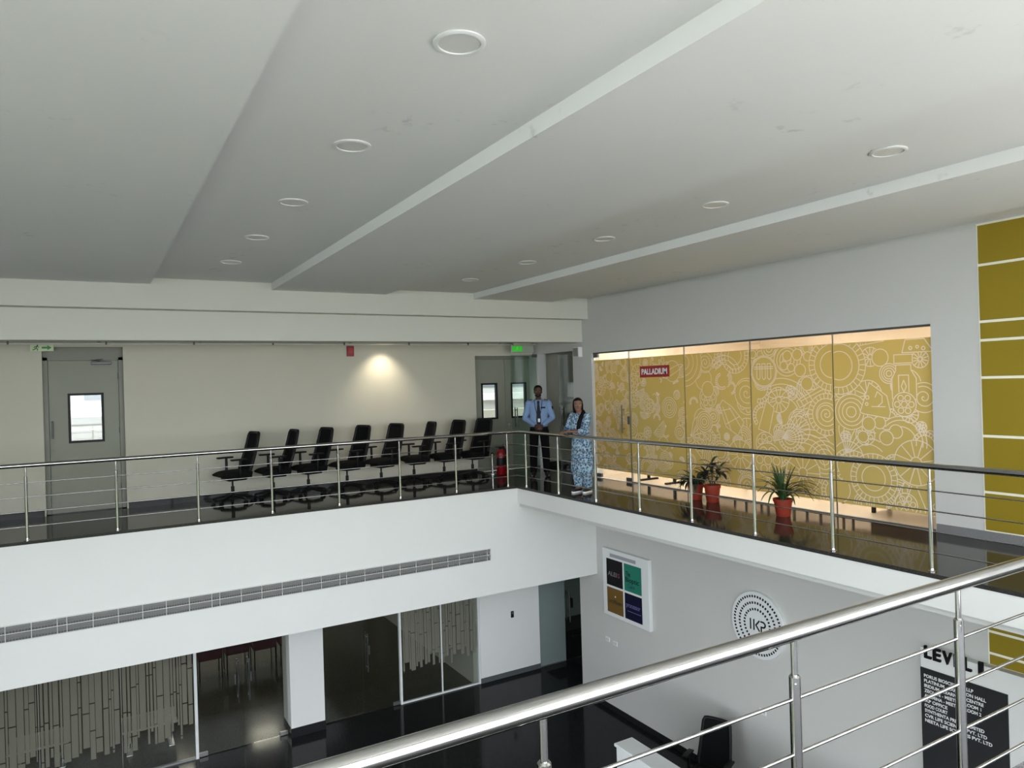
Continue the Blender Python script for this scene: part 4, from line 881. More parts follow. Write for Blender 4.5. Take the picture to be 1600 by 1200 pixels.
# ================================================================== office chairs
def make_chair(name):
    t = empty(name)
    b = MB()
    for k in range(5):
        a = 2*PI*k/5+0.3; d = Vector((math.cos(a), math.sin(a), 0))
        b.tube([d*0.02+Vector((0, 0, 0.115)), d*0.16+Vector((0, 0, 0.105)), d*0.31+Vector((0, 0, 0.075))], [0.026, 0.022, 0.015], 8)
    b.lathe([(0.035, 0.075), (0.045, 0.10), (0.04, 0.135), (0.03, 0.15)], n=16)
    b.build('star_base', BLACK, t, 50)
    for k in range(5):
        a = 2*PI*k/5+0.3; c = Vector((math.cos(a)*0.31, math.sin(a)*0.31, 0.03)); s = Vector((-math.sin(a), math.cos(a), 0))
        MB().cyl(c+s*0.006, c+s*0.026, 0.029, n=14).cyl(c-s*0.026, c-s*0.006, 0.029, n=14).cyl(c, c+Vector((0, 0, 0.045)), 0.009, n=8).build('castor', BLACK, t, 40)
    MB().cyl((0, 0, 0.14), (0, 0, 0.27), 0.027, n=14).cyl((0, 0, 0.27), (0, 0, 0.42), 0.015, n=12).build('gas_lift', BLACK, t, 40)
    MB().rbox(-0.17, 0.17, -0.13, 0.19, 0.365, 0.432, 0.03).cyl((0.10, -0.03, 0.42), (0.21, -0.03, 0.42), 0.007, n=8).build('mechanism', BLACK, t, 50)
    # seat: cushion with waterfall front
    secs = []
    m = MB(); nx, ny = 12, 14; top = []; 
    for j in range(ny+1):
        for i in range(nx+1):
            u = -1+2*i/nx; v = -1+2*j/ny
            x = 0.25*u*(1-0.10*v*v*(v < 0)-0.06*(v > 0)*v*v); y = 0.245*v
            e = max(abs(u)**6, abs(v)**6); z = 0.530-0.03*e-0.035*max(0, -v)**3 - 0.008*(1-u*u)
            top.append((x, y, z))
    bot = [(x*0.93, y*0.95, 0.405+0.035*max(0, -y/0.245)**2+0.004*abs(x)) for x, y, z in top]
    W1 = nx+1; fs = []
    for j in range(ny):
        for i in range(nx):
            a = j*W1+i; fs.append((a, a+1, a+1+W1, a+W1)); q = a+len(top); fs.append((q, q+W1, q+1+W1, q+1))
    T = len(top); rim = [i for i in range(W1)]+[j*W1+nx for j in range(1, ny+1)]+[ny*W1+i for i in range(nx-1, -1, -1)]+[j*W1 for j in range(ny-1, 0, -1)]
    for a, b_ in zip(rim, rim[1:]+rim[:1]): fs.append((a, a+T, b_+T, b_))
    m.add(top+bot, fs); m.build('seat', BLACKF, t, 60)
    # backrest: curved frame with mesh panel
    def bk(u, v):        # u -1..1 across, v 0..1 up
        w_ = 0.225*(1-0.20*max(0, v-0.2)); z = 0.49+0.62*v
        return Vector((w_*u, 0.195+0.185*v+0.015*math.sin(PI*v)+0.03*(1-u*u), z))
    ring = []
    for i in range(21): ring.append(bk(-0.9+1.8*i/20, 0.0))
    for i in range(1, 21): ring.append(bk(1.0 if i < 20 else 0.94, 0.02+0.96*i/20))
    for i in range(1, 21): ring.append(bk(0.9-1.8*i/20, 1.0))
    for i in range(1, 20): ring.append(bk(-1.0, 0.98-0.96*i/20))
    MB().tube(ring, 0.026, 8, closed=True).build('back_frame', BLACK, t, 60)
    pm = MB(); n1, n2 = 10, 14; vs = []
    for j in range(n2+1):
        for i in range(n1+1): vs.append(bk(-0.97+1.94*i/n1, 0.02+0.96*j/n2)+Vector((0, -0.012, 0)))
    vs2 = [p+Vector((0, 0.026, 0)) for p in vs]; K = len(vs); fs = []
    for j in range(n2):
        for i in range(n1):
            a = j*(n1+1)+i; fs += [(a, a+1, a+n1+2, a+n1+1), (a+K, a+n1+1+K, a+n1+2+K, a+1+K)]
    pm.add(vs+vs2, fs).build('back_mesh', BLACKM, t, 60)
    MB().tube([(0, 0.12, 0.42), (0, 0.24, 0.42), (0, 0.285, 0.50), (0, 0.325, 0.70)], [0.03, 0.03, 0.027, 0.018], 10).build('back_bracket', BLACK, t, 50)
    for s in (-1, 1):
        MB().tube([(s*0.16, 0.02, 0.435), (s*0.275, 0.02, 0.44), (s*0.295, 0.02, 0.50), (s*0.295, 0.02, 0.70)], [0.02, 0.02, 0.022, 0.02], 8).build('arm_post', BLACK, t, 50)
        MB().rbox(s*0.295-0.042, s*0.295+0.042, -0.13, 0.13, 0.70, 0.728, 0.012).build('arm_pad', BLACK, t, 50)
    return t
ch0 = make_chair('office_chair')
CH = [(-4.53, 1.42, -78), (-3.89, 1.44, -84), (-3.31, 1.42, -75), (-2.63, 1.44, -72), (-2.01, 1.42, -72), (-1.37, 1.44, -92), (-0.76, 1.44, -80), (-0.17, 1.42, -70)]
ordn = ['leftmost', 'second from left', 'third from left', 'fourth from left', 'fourth from right', 'third from right', 'second from right', 'rightmost']
for (x, y, a), nm in zip(CH, ordn):
    o = ch0 if nm == 'leftmost' else dup(ch0)
    o.location = (x, y, 0); o.rotation_euler = (0, 0, math.radians(a))
    tag(o, f'{nm} black office chair in the row along the cream wall', 'chair', 'black office chairs along the cream wall')
o = dup(ch0); o.location = (0.83, -3.58, ZL); o.rotation_euler = (0, 0, math.radians(-66))
if 'group' in o: del o['group']
tag(o, 'black mesh-back office chair behind the white reception counter', 'chair')

# ================================================================== bin and cleaning things at the gallery corner
fe = tag(empty('fire_extinguisher', (0.50, 1.50, 0)), 'red and black fire extinguisher standing by the grey double door', 'fire extinguisher')
MB().lathe([(0.075, 0.001), (0.085, 0.01), (0.085, 0.40), (0.078, 0.45), (0.05, 0.49), (0.028, 0.505)], n=28).build('cylinder', RED, fe, 50)
MB().lathe([(0.0855, 0.19), (0.0865, 0.195), (0.0865, 0.33), (0.0855, 0.335)], n=28).build('label_band', BLACK, fe, 50)
MB().lathe([(0.028, 0.50), (0.032, 0.505), (0.032, 0.545), (0.02, 0.555)], n=16).build('valve', BLACK, fe, 50)
MB().rbox(-0.13, 0.03, -0.014, 0.014, 0.575, 0.59, 0.004).rbox(-0.11, 0.03, -0.012, 0.012, 0.545, 0.558, 0.004).build('lever', BLACK, fe)
MB().tube([(0.03, 0, 0.53), (0.10, -0.02, 0.50), (0.112, -0.03, 0.38), (0.108, -0.03, 0.15)], 0.011, 8).build('hose', BLACK, fe, 60)
f2 = dup(fe); f2.location = (0.63, 1.62, 0); f2.rotation_euler = (0, 0, 0.9); tag(f2, 'second red fire extinguisher, half hidden behind the corner railing post', 'fire extinguisher')
st = tag(empty('ash_stand', (0.43, 1.72, 0)), 'slim chrome stand between the last office chair and the fire extinguisher', 'stand')
MB().lathe([(0.10, 0.001), (0.10, 0.012), (0.03, 0.02)], n=24).build('base', STEEL_B, st, 40); MB().cyl((0, 0, 0.02), (0, 0, 0.40), 0.02, n=16).build('pole', STEEL, st, 40); MB().lathe([(0.028, 0.40), (0.03, 0.42), (0.015, 0.43)], n=18).build('cap', BLACK, st, 40)

# ================================================================== potted plants before the gold glass
def pot(parent, R, H):
    MB().lathe([(R*0.70, 0.001), (R*0.72, 0.005), (R*0.93, H*0.82), (R*1.0, H*0.82), (R*1.04, H), (R*0.95, H), (R*0.90, H*0.90), (R*0.86, H*0.88)], n=32).build('pot', TERRA, parent, 40)
    MB().lathe([(R*0.88, H*0.86), (R*0.88, H*0.90), (R*0.4, H*0.93), (0.004, H*0.93)], n=24).build('soil', SOIL, parent, 60)
def leaf_mesh(base, az, el0, el1, L, w, n=12, fold=0.25, tip=1.0):
    """strap or lance leaf that arches from elevation el0 to el1, with thickness"""
    d = Vector((math.cos(az), math.sin(az), 0)); s = Vector((-math.sin(az), math.cos(az), 0)); p = Vector(base); ctr = []
    for i in range(n+1):
        t = i/n; el = el0+(el1-el0)*t**1.2; dr = d*math.cos(el)+Vector((0, 0, math.sin(el)))
        ctr.append((p.copy(), dr, t)); p = p+dr*(L/n)
    vs = []; fs = []
    for q, dr, t in ctr:
        nn = s.cross(dr).normalized()*-1; ww = w*(math.sin(PI*min(0.999, (t*0.92+0.06)))**0.7)*tip
        for k in (-1, 0, 1):
            vs.append(q+s*ww*k+nn*(fold*ww*abs(k)))
    for q, dr, t in ctr:
        nn = s.cross(dr).normalized()*-1; ww = w*(math.sin(PI*min(0.999, (t*0.92+0.06)))**0.7)*tip
        for k in (-1, 0, 1): vs.append(q+s*ww*k+nn*(fold*ww*abs(k)-0.0015))
    K = 3*(n+1)
    for i in range(n):
        for k in range(2):
            a = i*3+k; fs += [(a, a+1, a+4, a+3), (a+K, a+3+K, a+4+K, a+1+K)]
    return MB().add(vs, fs)
rp = random.Random(4)
p1 = tag(empty('spider_plant', (1.135, -4.725, 0)), 'spider plant with long arching leaves in a terracotta pot', 'potted plant')
pot(p1, 0.120, 0.225)
for i in range(52):
    az = rp.uniform(0, 2*PI); inner = i % 4 == 0
    L_ = rp.uniform(0.40, 0.50) if inner else rp.uniform(0.40, 0.62)
    e0 = rp.uniform(1.2, 1.5) if inner else rp.uniform(0.8, 1.3); e1 = rp.uniform(0.9, 1.3) if inner else rp.uniform(-1.35, -0.5)
    leaf_mesh((rp.uniform(-0.025, 0.025), rp.uniform(-0.025, 0.025), 0.205), az, e0, e1, L_, rp.uniform(0.011, 0.017)).build('leaf', LEAF_A, p1, 60)
p2 = tag(empty('croton_plant', (1.25, -3.40, 0)), 'dark-leaved bushy plant in the terracotta pot at the right of the pair', 'potted plant')
pot(p2, 0.120, 0.25)
st2 = MB()
heads = [(0.0, 0.0, 0.56), (0.07, -0.09, 0.50), (-0.06, 0.06, 0.46), (-0.03, 0.13, 0.40)]
for hx, hy, hz in heads: st2.tube([(hx*0.1, hy*0.1, 0.22), (hx*0.5, hy*0.4, 0.32), (hx, hy, hz)], [0.008, 0.007, 0.004], 7)
st2.build('stem', mat('plant_stem', (0.05, 0.04, 0.02, 1), 0.8), p2, 50)
for hx, hy, hz in heads:
    for i in range(13):
        az = i*2.4+rp.uniform(-0.3, 0.3); e0 = rp.uniform(0.1, 1.0)
        leaf_mesh((hx, hy, hz-0.012*i), az, e0, e0-rp.uniform(0.7, 1.5), rp.uniform(0.15, 0.24), rp.uniform(0.020, 0.030), 8).build('leaf', LEAF_P if i % 3 else LEAF_B, p2, 60)
p3 = tag(empty('leafy_plant', (1.24, -3.08, 0)), 'drooping green plant in the terracotta pot behind a railing post', 'potted plant')
pot(p3, 0.115, 0.23)
for i in range(34):
    az = rp.uniform(0, 2*PI) if i % 2 else rp.uniform(0.6, 2.4); e0 = rp.uniform(0.5, 1.35)
    leaf_mesh((rp.uniform(-0.04, 0.04), rp.uniform(-0.04, 0.04), 0.20), az, e0, e0-rp.uniform(1.6, 2.7), rp.uniform(0.26, 0.46), rp.uniform(0.018, 0.028), 10).build('leaf', LEAF_B, p3, 60)

# ================================================================== people
def solid(m, name, mat_, parent, voxel=0.007, smooth=6, fac=0.5):
    """fuse the collected shapes into one continuous skin"""
    me = bpy.data.meshes.new('tmp'); me.from_pydata([tuple(p) for p in m.v], [], m.f)
    o = bpy.data.objects.new('tmp', me); COL.objects.link(o)
    bm = bmesh.new(); bm.from_mesh(me); bmesh.ops.recalc_face_normals(bm, faces=list(bm.faces)); bm.to_mesh(me); bm.free()
    r = o.modifiers.new('r', 'REMESH'); r.mode = 'VOXEL'; r.voxel_size = voxel
    s = o.modifiers.new('s', 'SMOOTH'); s.factor = fac; s.iterations = smooth
    dg = bpy.context.evaluated_depsgraph_get(); nm = bpy.data.meshes.new_from_object(o.evaluated_get(dg))
    bpy.data.objects.remove(o); bpy.data.meshes.remove(me)
    nm.name = name; nm.materials.clear(); nm.materials.append(mat_); nm.polygons.foreach_set('use_smooth', [True]*len(nm.polygons))
    q = bpy.data.objects.new(name, nm); COL.objects.link(q); q.parent = parent
    return q
def V(*a): return Vector(a)
def head(m, c, yawh=0.0, k=1.0):
    """head facing -Y, centre c at eye height; returns the turning matrix"""
    R = Matrix.Translation(c) @ Matrix.Rotation(yawh, 4, 'Z') @ Matrix.Scale(k, 4)
    h = MB()
    h.sphere((0, 0.012, 0.028), (0.074, 0.092, 0.092), 24, 16)
    h.loft([(-0.108, 0, -0.050, 0.018, 0.016), (-0.10, 0, -0.046, 0.034, 0.034), (-0.075, 0, -0.030, 0.050, 0.056), (-0.035, 0, -0.010, 0.060, 0.076), (0.01, 0, 0.0, 0.067, 0.083), (0.05, 0, 0.005, 0.066, 0.082)], 20)
    h.capsule((0, -0.080, 0.004), (0, -0.098, -0.034), 0.0085, 0.0125, 10)
    h.sphere((0.012, -0.088, -0.036), 0.008, 8, 6); h.sphere((-0.012, -0.088, -0.036), 0.008, 8, 6)
    h.capsule((-0.040, -0.068, 0.020), (0.040, -0.068, 0.020), 0.011, 0.011, 8)
    h.capsule((-0.018, -0.076, -0.062), (0.018, -0.076, -0.062), 0.010, 0.010, 8)
    for s in (-1, 1): h.sphere((s*0.072, 0.008, -0.004), (0.010, 0.020, 0.032), 10, 8)
    m.add([R @ p for p in h.v], h.f)
    return R
def face_parts(R, parent, lipm):
    EYE = bpy.data.materials.get('eye_white') or mat('eye_white', (0.55, 0.53, 0.50, 1), 0.3); IRIS = bpy.data.materials.get('dark_iris') or mat('dark_iris', (0.01, 0.007, 0.005, 1), 0.2)
    lp = MB()
    for s in (-1, 1):
        ey = MB().sphere((s*0.031, -0.0745, 0.002), (0.0135, 0.006, 0.0062), 10, 8).xform(R).build('eye', EYE, parent, 60)
        MB().sphere((s*0.031, -0.0795, 0.002), (0.0058, 0.003, 0.0058), 8, 6).xform(R).build('iris', IRIS, ey, 60)
        MB().capsule((s*0.016, -0.0835, 0.019), (s*0.044, -0.076, 0.020), 0.0036, 0.0028, 6).xform(R).build('eyebrow', IRIS, parent, 60)
    lp.sphere((0, -0.0855, -0.0575), (0.021, 0.006, 0.0042), 10, 6); lp.sphere((0, -0.0850, -0.0655), (0.018, 0.006, 0.0050), 10, 6)
    lp.xform(R).build('lips', lipm, parent, 60)
def hand(m, wrist, fwd_, palm_n, side, curl=0.6, k=1.0):
    """wrist point, finger direction, palm normal (the way fingers curl), thumb side sign"""
    f = Vector(fwd_).normalized(); n = Vector(palm_n); n = (n-f*n.dot(f)).normalized(); s = f.cross(n)*side
    w = Vector(wrist)
    m.capsule(w, w+f*0.03*k, 0.024*k, 0.026*k, 10)
    for q in (-0.027, -0.009, 0.009, 0.027): m.capsule(w+f*0.015*k+s*q*0.7*k, w+f*0.085*k+s*q*k, 0.013*k, 0.0115*k, 8)
    for j, (q, L_) in enumerate(((0.030, 0.070), (0.010, 0.080), (-0.010, 0.074), (-0.030, 0.058))):
        p = w+f*0.085*k+s*q*k; d = f.copy(); a = curl*(0.9+0.08*j)
        for seg_, r in ((0.42, 0.0092), (0.32, 0.0086), (0.26, 0.0078)):
            d = (d*math.cos(a)+n*math.sin(a)).normalized(); n2 = (n*math.cos(a)-d*0).normalized()
            e_ = p+d*L_*seg_*k; m.capsule(p, e_, r*k, r*0.95*k, 8); p = e_
    p = w+f*0.02*k+s*0.024*k; d = (f*0.6+s*0.75+n*0.25).normalized()
    for L_, r in ((0.038, 0.0125), (0.030, 0.0105), (0.022, 0.0092)):
        e_ = p+d*L_*k; m.capsule(p, e_, r*k, r*0.93*k, 8); p = e_; d = (d+f*0.35+n*0.2).normalized()

SKIN_M = mat('skin_brown', (0.075, 0.036, 0.024, 1), 0.5, 0, 0.35, (12, 0.08)); SKIN_W = mat('skin_light_brown', (0.20, 0.105, 0.072, 1), 0.48, 0, 0.35, (12, 0.06))
HAIR = mat('black_hair', (0.005, 0.0045, 0.0045, 1), 0.7, 0, 0.15, (70, 0.4), (120, 0.3))
SHIRT = mat('light_blue_shirt', srgb(128, 154, 192), 0.8, 0, 0.2, (7, 0.05), (30, 0.12)); NAVY = mat('navy_cloth', (0.010, 0.012, 0.022, 1), 0.8); TROUS = mat('black_trousers', (0.005, 0.005, 0.006, 1), 0.85, 0, 0.1, (9, 0.2), (26, 0.15))
SHOE = mat('black_leather', (0.010, 0.010, 0.010, 1), 0.3)

# ---- guard: facing the camera, hands clasped in front
gm = tag(empty('person', (0.90, 0.68, 0), math.radians(-33)), 'man in light blue uniform shirt and dark tie standing behind the corner railing', 'person')
b = MB()
SH, EL, WR = {}, {}, {}
for s in (-1, 1):
    SH[s] = V(s*0.185, 0.015, 1.405); EL[s] = V(s*0.265, 0.03, 1.125); WR[s] = V(s*0.065, -0.165, 0.985)
    hip = V(s*0.095, 0.01, 0.90); kn = V(s*0.115, -0.005, 0.49); an = V(s*0.125, 0.03, 0.085)
    b.capsule(hip, kn, 0.082, 0.055, 14).capsule(kn, an, 0.055, 0.036, 14)
    b.capsule(an, an+V(s*0.03, -0.13, -0.045), 0.036, 0.030, 10)
    b.capsule(SH[s], EL[s], 0.050, 0.039, 12).capsule(EL[s], WR[s], 0.038, 0.026, 12)
b.loft([(0.86, 0, 0.01, 0.155, 0.105), (0.95, 0, 0.01, 0.160, 0.110), (1.05, 0, 0.005, 0.150, 0.108), (1.15, 0, 0.0, 0.155, 0.110), (1.28, 0, 0.005, 0.172, 0.112), (1.38, 0, 0.012, 0.185, 0.098), (1.43, 0, 0.015, 0.150, 0.075), (1.46, 0, 0.018, 0.075, 0.060)], 24)
b.capsule((0, 0.018, 1.42), (0, 0.0, 1.53), 0.060, 0.054, 14)
hand(b, WR[1], (-0.75, -0.25, -0.45), (-0.2, 0.9, -0.1), -1, 0.45); hand(b, WR[-1], (0.70, -0.55, -0.45), (0.3, 0.8, -0.2), 1, 0.45)
Rh = head(b, V(0, -0.012, 1.625))
solid(b, 'body', SKIN_M, gm, 0.006, 4)
face_parts(Rh, gm, mat('dark_lips', (0.07, 0.03, 0.026, 1), 0.5))
h = MB().sphere((0, 0.024, 0.044), (0.083, 0.096, 0.086), 24, 16).sphere((0, 0.05, 0.0), (0.076, 0.070, 0.075), 20, 12); h.v = [p if not (p.y < -0.035 and p.z < 0.062) else V(p.x*0.6, -0.02, max(p.z, 0.04)) for p in h.v]
solid(h.xform(Rh), 'hair', HAIR, gm, 0.006, 3)
bd_ = MB().capsule((-0.028, -0.0895, -0.049), (0.028, -0.0895, -0.049), 0.0065, 0.0065, 8)
for i in range(9):
    t = -1.25+2.5*i/8; bd_.sphere((0.050*math.sin(t), -0.038-0.040*math.cos(t), -0.088+0.022*abs(math.sin(t))), (0.016, 0.014, 0.016), 10, 8)
bd_.xform(Rh); solid(bd_, 'beard', HAIR, gm, 0.005, 3)
s_ = MB().loft([(0.925, 0, 0.008, 0.172, 0.122), (1.0, 0, 0.006, 0.172, 0.126), (1.10, 0, 0.0, 0.170, 0.124), (1.20, 0, 0.0, 0.176, 0.124), (1.30, 0, 0.004, 0.192, 0.124), (1.385, 0, 0.012, 0.198, 0.110), (1.435, 0, 0.015, 0.160, 0.086), (1.465, 0, 0.016, 0.085, 0.070)], 28)
for s in (-1, 1):
    s_.capsule(SH[s], EL[s], 0.066, 0.054, 14); wr = EL[s].lerp(WR[s], 0.90); s_.capsule(EL[s], wr, 0.053, 0.038, 14)
solid(s_, 'shirt', SHIRT, gm, 0.008, 6)
MB().tube([(0.066*math.cos(t), 0.012+0.060*math.sin(t), 1.468+0.012*math.sin(t)) for t in [2*PI*i/20 for i in range(20)]], 0.014, 8, closed=True).build('collar', SHIRT, gm, 60)
def tie(z): return -0.118-0.010*math.exp(-((z-1.25)/0.12)**2) if z < 1.40 else -0.118+(z-1.40)*0.45
m = MB(); prof = [(1.455, 0.018), (1.425, 0.024), (1.40, 0.018), (1.25, 0.034), (1.10, 0.044), (1.02, 0.040), (0.985, 0.004)]
vs = [(x*w_, tie(z)-0.008+k, z) for k in (0, 0.008) for z, w_ in prof for x in (-1, 1)]; n_ = len(prof)*2
m.add(vs, [(2*i, 2*i+1, 2*i+3, 2*i+2) for i in range(len(prof)-1)]+[(2*i+n_, 2*i+2+n_, 2*i+3+n_, 2*i+1+n_) for i in range(len(prof)-1)]+[(2*i, 2*i+2, 2*i+2+n_, 2*i+n_) for i in range(len(prof)-1)]+[(2*i+1, 2*i+1+n_, 2*i+3+n_, 2*i+3) for i in range(len(prof)-1)])
m.build('tie', NAVY, gm)
for s in (-1, 1):
    MB().tube([(s*0.060, 0.0, 1.475), (s*0.072, -0.075, 1.44), (s*0.06, -0.128, 1.32), (s*0.02, -0.137, 1.16)], 0.006, 6).build('lanyard', NAVY, gm, 60)
    MB().rbox(-0.055, 0.055, -0.032, 0.032, -0.006, 0.008, 0.005, Matrix.Translation((s*0.165, 0.012, 1.462)) @ Matrix.Rotation(s*0.36, 4, 'Y')).build('epaulette', NAVY, gm)
MB().rbox(-0.022, 0.022, -0.004, 0.004, -0.035, 0.03, 0.003, Matrix.Translation((0.005, -0.146, 1.09))).build('name_card', WTEXT, gm)
MB().rbox(-0.045, 0.045, -0.004, 0.004, -0.015, 0.015, 0.002, Matrix.Translation((0.088, -0.124, 1.325)) @ Matrix.Rotation(0.35, 4, 'Z')).build('name_tape', NAVY, gm)
MB().rbox(-0.042, 0.042, -0.003, 0.003, -0.055, 0.004, 0.002, Matrix.Translation((0.088, -0.126, 1.285)) @ Matrix.Rotation(0.35, 4, 'Z')).build('pocket', SHIRT, gm)
MB().rbox(-0.004, 0.004, -0.026, 0.026, -0.03, 0.03, 0.003, Matrix.Translation((0.268, -0.005, 1.315)) @ Matrix.Rotation(-0.3, 4, 'Y') @ Matrix.Rotation(-0.5, 4, 'Z')).build('sleeve_badge', NAVY, gm)
t_ = MB().loft([(0.80, 0, 0.01, 0.168, 0.118), (0.90, 0, 0.01, 0.174, 0.124), (0.955, 0, 0.008, 0.172, 0.124)], 26)
for s in (-1, 1):
    hip = V(s*0.095, 0.01, 0.86); kn = V(s*0.115, -0.002, 0.49); an = V(s*0.127, 0.03, 0.085)
    t_.capsule(hip, kn, 0.094, 0.077, 16).cyl(kn, an, 0.077, 0.066, 16).sphere(kn, 0.077, 12, 8)
solid(t_, 'trousers', TROUS, gm, 0.008, 5)
MB().lathe([(0.168, 0.93), (0.176, 0.932), (0.176, 0.962), (0.168, 0.964)], n=28).xform(Matrix.Translation((0, 0.008, 0)) @ Matrix.Diagonal((1.0, 0.72, 1, 1))).build('belt', BLACK, gm, 50)
MB().rbox(-0.022, 0.022, -0.128, -0.118, 0.932, 0.964, 0.003).build('buckle', STEEL_B, gm)
for s in (-1, 1):
    m = MB().capsule((s*0.125, 0.055, 0.045), (s*0.160, -0.115, 0.036), 0.044, 0.040, 12).capsule((s*0.125, 0.04, 0.05), (s*0.127, 0.03, 0.10), 0.046, 0.042, 12)
    m.v = [V(p.x, p.y, max(p.z, 0.001)) for p in m.v]; m.build('shoe', SHOE, gm, 60)

# ---- woman: leaning on the railing, face to the camera
def kurta_mat():
    m = mat('blue_floral_cotton', srgb(120, 150, 180), 0.85); nt = m.node_tree; N = nt.nodes; L = nt.links; bb = N['Principled BSDF']
    tc = N.new('ShaderNodeTexCoord'); vo = N.new('ShaderNodeTexVoronoi'); vo.inputs['Scale'].default_value = 30
    nz = N.new('ShaderNodeTexNoise'); nz.inputs['Scale'].default_value = 55; nz.inputs['Detail'].default_value = 3
    L.new(tc.outputs['Object'], vo.inputs['Vector']); L.new(tc.outputs['Object'], nz.inputs['Vector'])
    ad = N.new('ShaderNodeMath'); ad.operation = 'MULTIPLY_ADD'; ad.inputs[1].default_value = 0.7; L.new(vo.outputs['Distance'], ad.inputs[0]); L.new(nz.outputs['Fac'], ad.inputs[2])
    r = N.new('ShaderNodeValToRGB'); e = r.color_ramp.elements; e[0].position = 0.58; e[0].color = srgb(34, 58, 88); e[1].position = 1.0; e[1].color = srgb(165, 186, 200)
    q = e.new(0.78); q.color = srgb(82, 114, 142); L.new(ad.outputs[0], r.inputs['Fac']); L.new(r.outputs['Color'], bb.inputs['Base Color'])
    return m
KUR = kurta_mat()
wm = tag(empty('person', (0.345, -1.43, 0), math.radians(-72)), 'woman in blue patterned long tunic leaning her arms on the railing', 'person')
b = MB()
SH = {-1: V(-0.155, 0.02, 1.235), 1: V(0.155, 0.00, 1.235)}
# her right is -X, her left +X; the rail runs in front of her
EL = {-1: V(-0.20, -0.10, 1.000), 1: V(0.20, -0.12, 1.000)}; WR = {-1: V(-0.085, -0.325, 1.000), 1: V(0.060, -0.335, 1.012)}
for s in (-1, 1):
    hip = V(s*0.085, 0.03, 0.78); kn = V(s*0.095, 0.0, 0.43); an = V(s*0.066, (0.02 if s < 0 else 0.10), 0.08)
    b.capsule(hip, kn, 0.080, 0.052, 14).capsule(kn, an, 0.050, 0.033, 14).capsule(an, an+V(s*0.012, -0.11, -0.045), 0.032, 0.026, 10)
    b.capsule(SH[s], EL[s], 0.043, 0.034, 12).capsule(EL[s], WR[s], 0.033, 0.022, 12)
b.loft([(0.74, 0, 0.04, 0.150, 0.110), (0.84, 0, 0.04, 0.160, 0.115), (0.95, 0, 0.02, 0.128, 0.098), (1.05, 0, 0.0, 0.138, 0.108), (1.15, 0, -0.005, 0.150, 0.110), (1.22, 0, 0.005, 0.155, 0.085), (1.265, 0, 0.01, 0.115, 0.062), (1.29, 0, 0.005, 0.06, 0.052)], 24)
b.capsule((0, 0.008, 1.25), (0, -0.022, 1.35), 0.050, 0.045, 14)
hand(b, WR[1], (-0.72, -0.45, 0.02), (-0.2, 0.2, -0.9), -1, 0.35, 0.92); hand(b, WR[-1], (0.35, -0.85, 0.02), (0.1, -0.2, -0.9), 1, 0.35, 0.92)
Rw = head(b, V(0.0, -0.035, 1.418), math.radians(40), 0.96)
solid(b, 'body', SKIN_W, wm, 0.006, 4)
face_parts(Rw, wm, mat('rose_lips', (0.20, 0.06, 0.05, 1), 0.45))
h = MB().sphere((0, 0.022, 0.040), (0.085, 0.098, 0.088), 24, 16); h.v = [p if not (p.y < -0.03 and p.z < 0.070) else V(p.x*0.75, -0.012, max(p.z, 0.02)) for p in h.v]
h.capsule((0.068, 0.0, 0.02), (0.066, 0.03, -0.12), 0.022, 0.026, 10).capsule((-0.068, 0.0, 0.02), (-0.060, 0.035, -0.11), 0.022, 0.024, 10).capsule((0, 0.06, -0.02), (0, 0.055, -0.13), 0.062, 0.050, 12)
h.xform(Rw)
h.tube([(0.02, 0.05, 1.30), (0.075, 0.01, 1.275), (0.085, -0.065, 1.225), (0.072, -0.115, 1.13), (0.062, -0.130, 1.03), (0.058, -0.120, 0.96)], [0.050, 0.044, 0.040, 0.036, 0.030, 0.010], 12)
solid(h, 'hair', HAIR, wm, 0.006, 3)
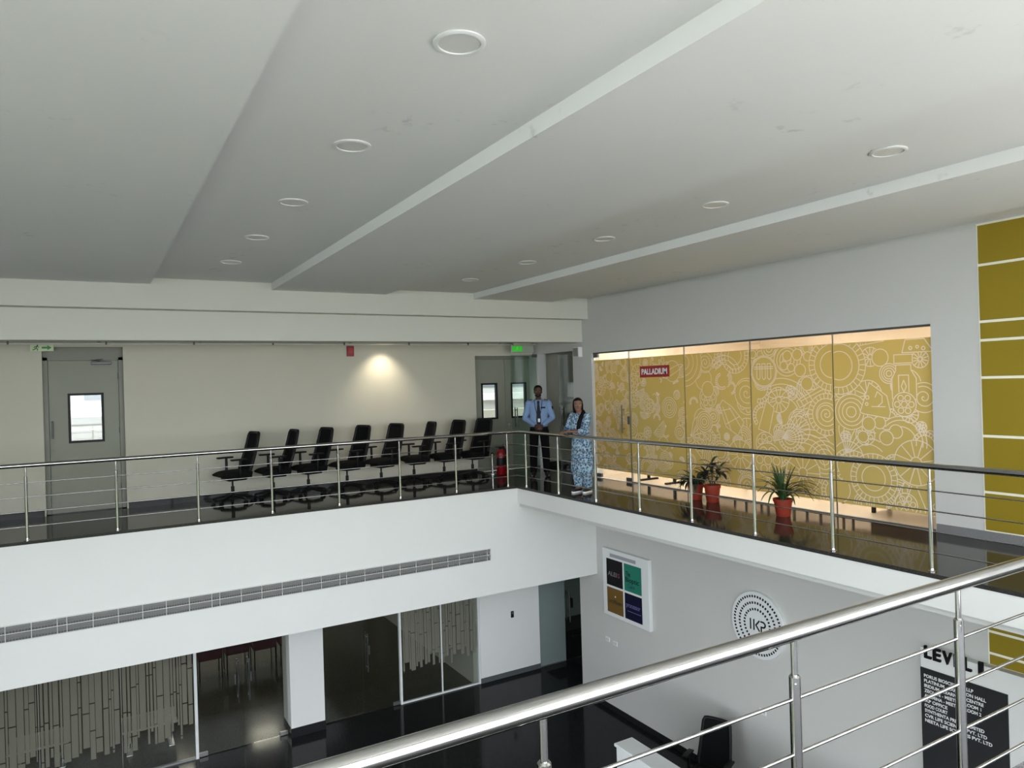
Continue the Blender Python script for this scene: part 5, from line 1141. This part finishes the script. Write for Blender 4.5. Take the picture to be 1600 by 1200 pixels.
k_ = MB().loft([(0.33, 0, 0.045, 0.215, 0.150), (0.50, 0, 0.045, 0.205, 0.150), (0.68, 0, 0.042, 0.190, 0.142), (0.80, 0, 0.038, 0.178, 0.134), (0.95, 0, 0.018, 0.150, 0.118), (1.05, 0, -0.002, 0.156, 0.126), (1.14, 0, -0.006, 0.166, 0.124), (1.215, 0, 0.004, 0.172, 0.100), (1.258, 0, 0.010, 0.135, 0.078), (1.285, 0, 0.008, 0.080, 0.064)], 28)
for s in (-1, 1):
    k_.capsule(SH[s], EL[s], 0.060, 0.056, 14); e2_ = EL[s].lerp(WR[s], 0.38); k_.capsule(EL[s], e2_, 0.054, 0.046, 14)
solid(k_, 'tunic', KUR, wm, 0.008, 6)
p_ = MB()
for s in (-1, 1):
    an = V(s*0.068, (0.02 if s < 0 else 0.10), 0.095); kn = V(s*0.090, 0.005, 0.40); p_.cyl((s*0.085, 0.03, 0.62), kn, 0.105, 0.092, 18).sphere(kn, 0.092, 16, 10).cyl(kn, an, 0.092, 0.068, 18)
solid(p_, 'trousers', KUR, wm, 0.008, 4)
MB().tube([WR[1].lerp(EL[1], 0.10)+V(0.024*math.cos(t)*0.6, 0.026*math.cos(t), 0.026*math.sin(t)) for t in [2*PI*i/16 for i in range(16)]], 0.006, 8, closed=True).build('watch', BLACK, wm, 60)
MB().tube([WR[-1].lerp(EL[-1], 0.12)+V(-0.024*math.cos(t)*0.7, 0.026*math.cos(t), 0.026*math.sin(t)) for t in [2*PI*i/16 for i in range(16)]], 0.004, 8, closed=True).build('bangle', mat('gold_bangle', (0.6, 0.4, 0.12, 1), 0.3, 1.0), wm, 60)
for s in (-1, 1):
    y0 = 0.02 if s < 0 else 0.10
    m = MB().capsule((s*0.066, y0+0.035, 0.048), (s*0.080, y0-0.125, 0.040), 0.036, 0.034, 12); m.v = [V(p.x, p.y, max(p.z, 0.024)) for p in m.v]
    q = m.build('shoe', SHOE, wm, 60)
    m = MB().capsule((s*0.066, y0+0.035, 0.02), (s*0.080, y0-0.13, 0.02), 0.039, 0.037, 14); m.v = [V(p.x, p.y, 0.001 if p.z < 0.02 else 0.026) for p in m.v]
    m.build('sole', WTEXT, q, 60)
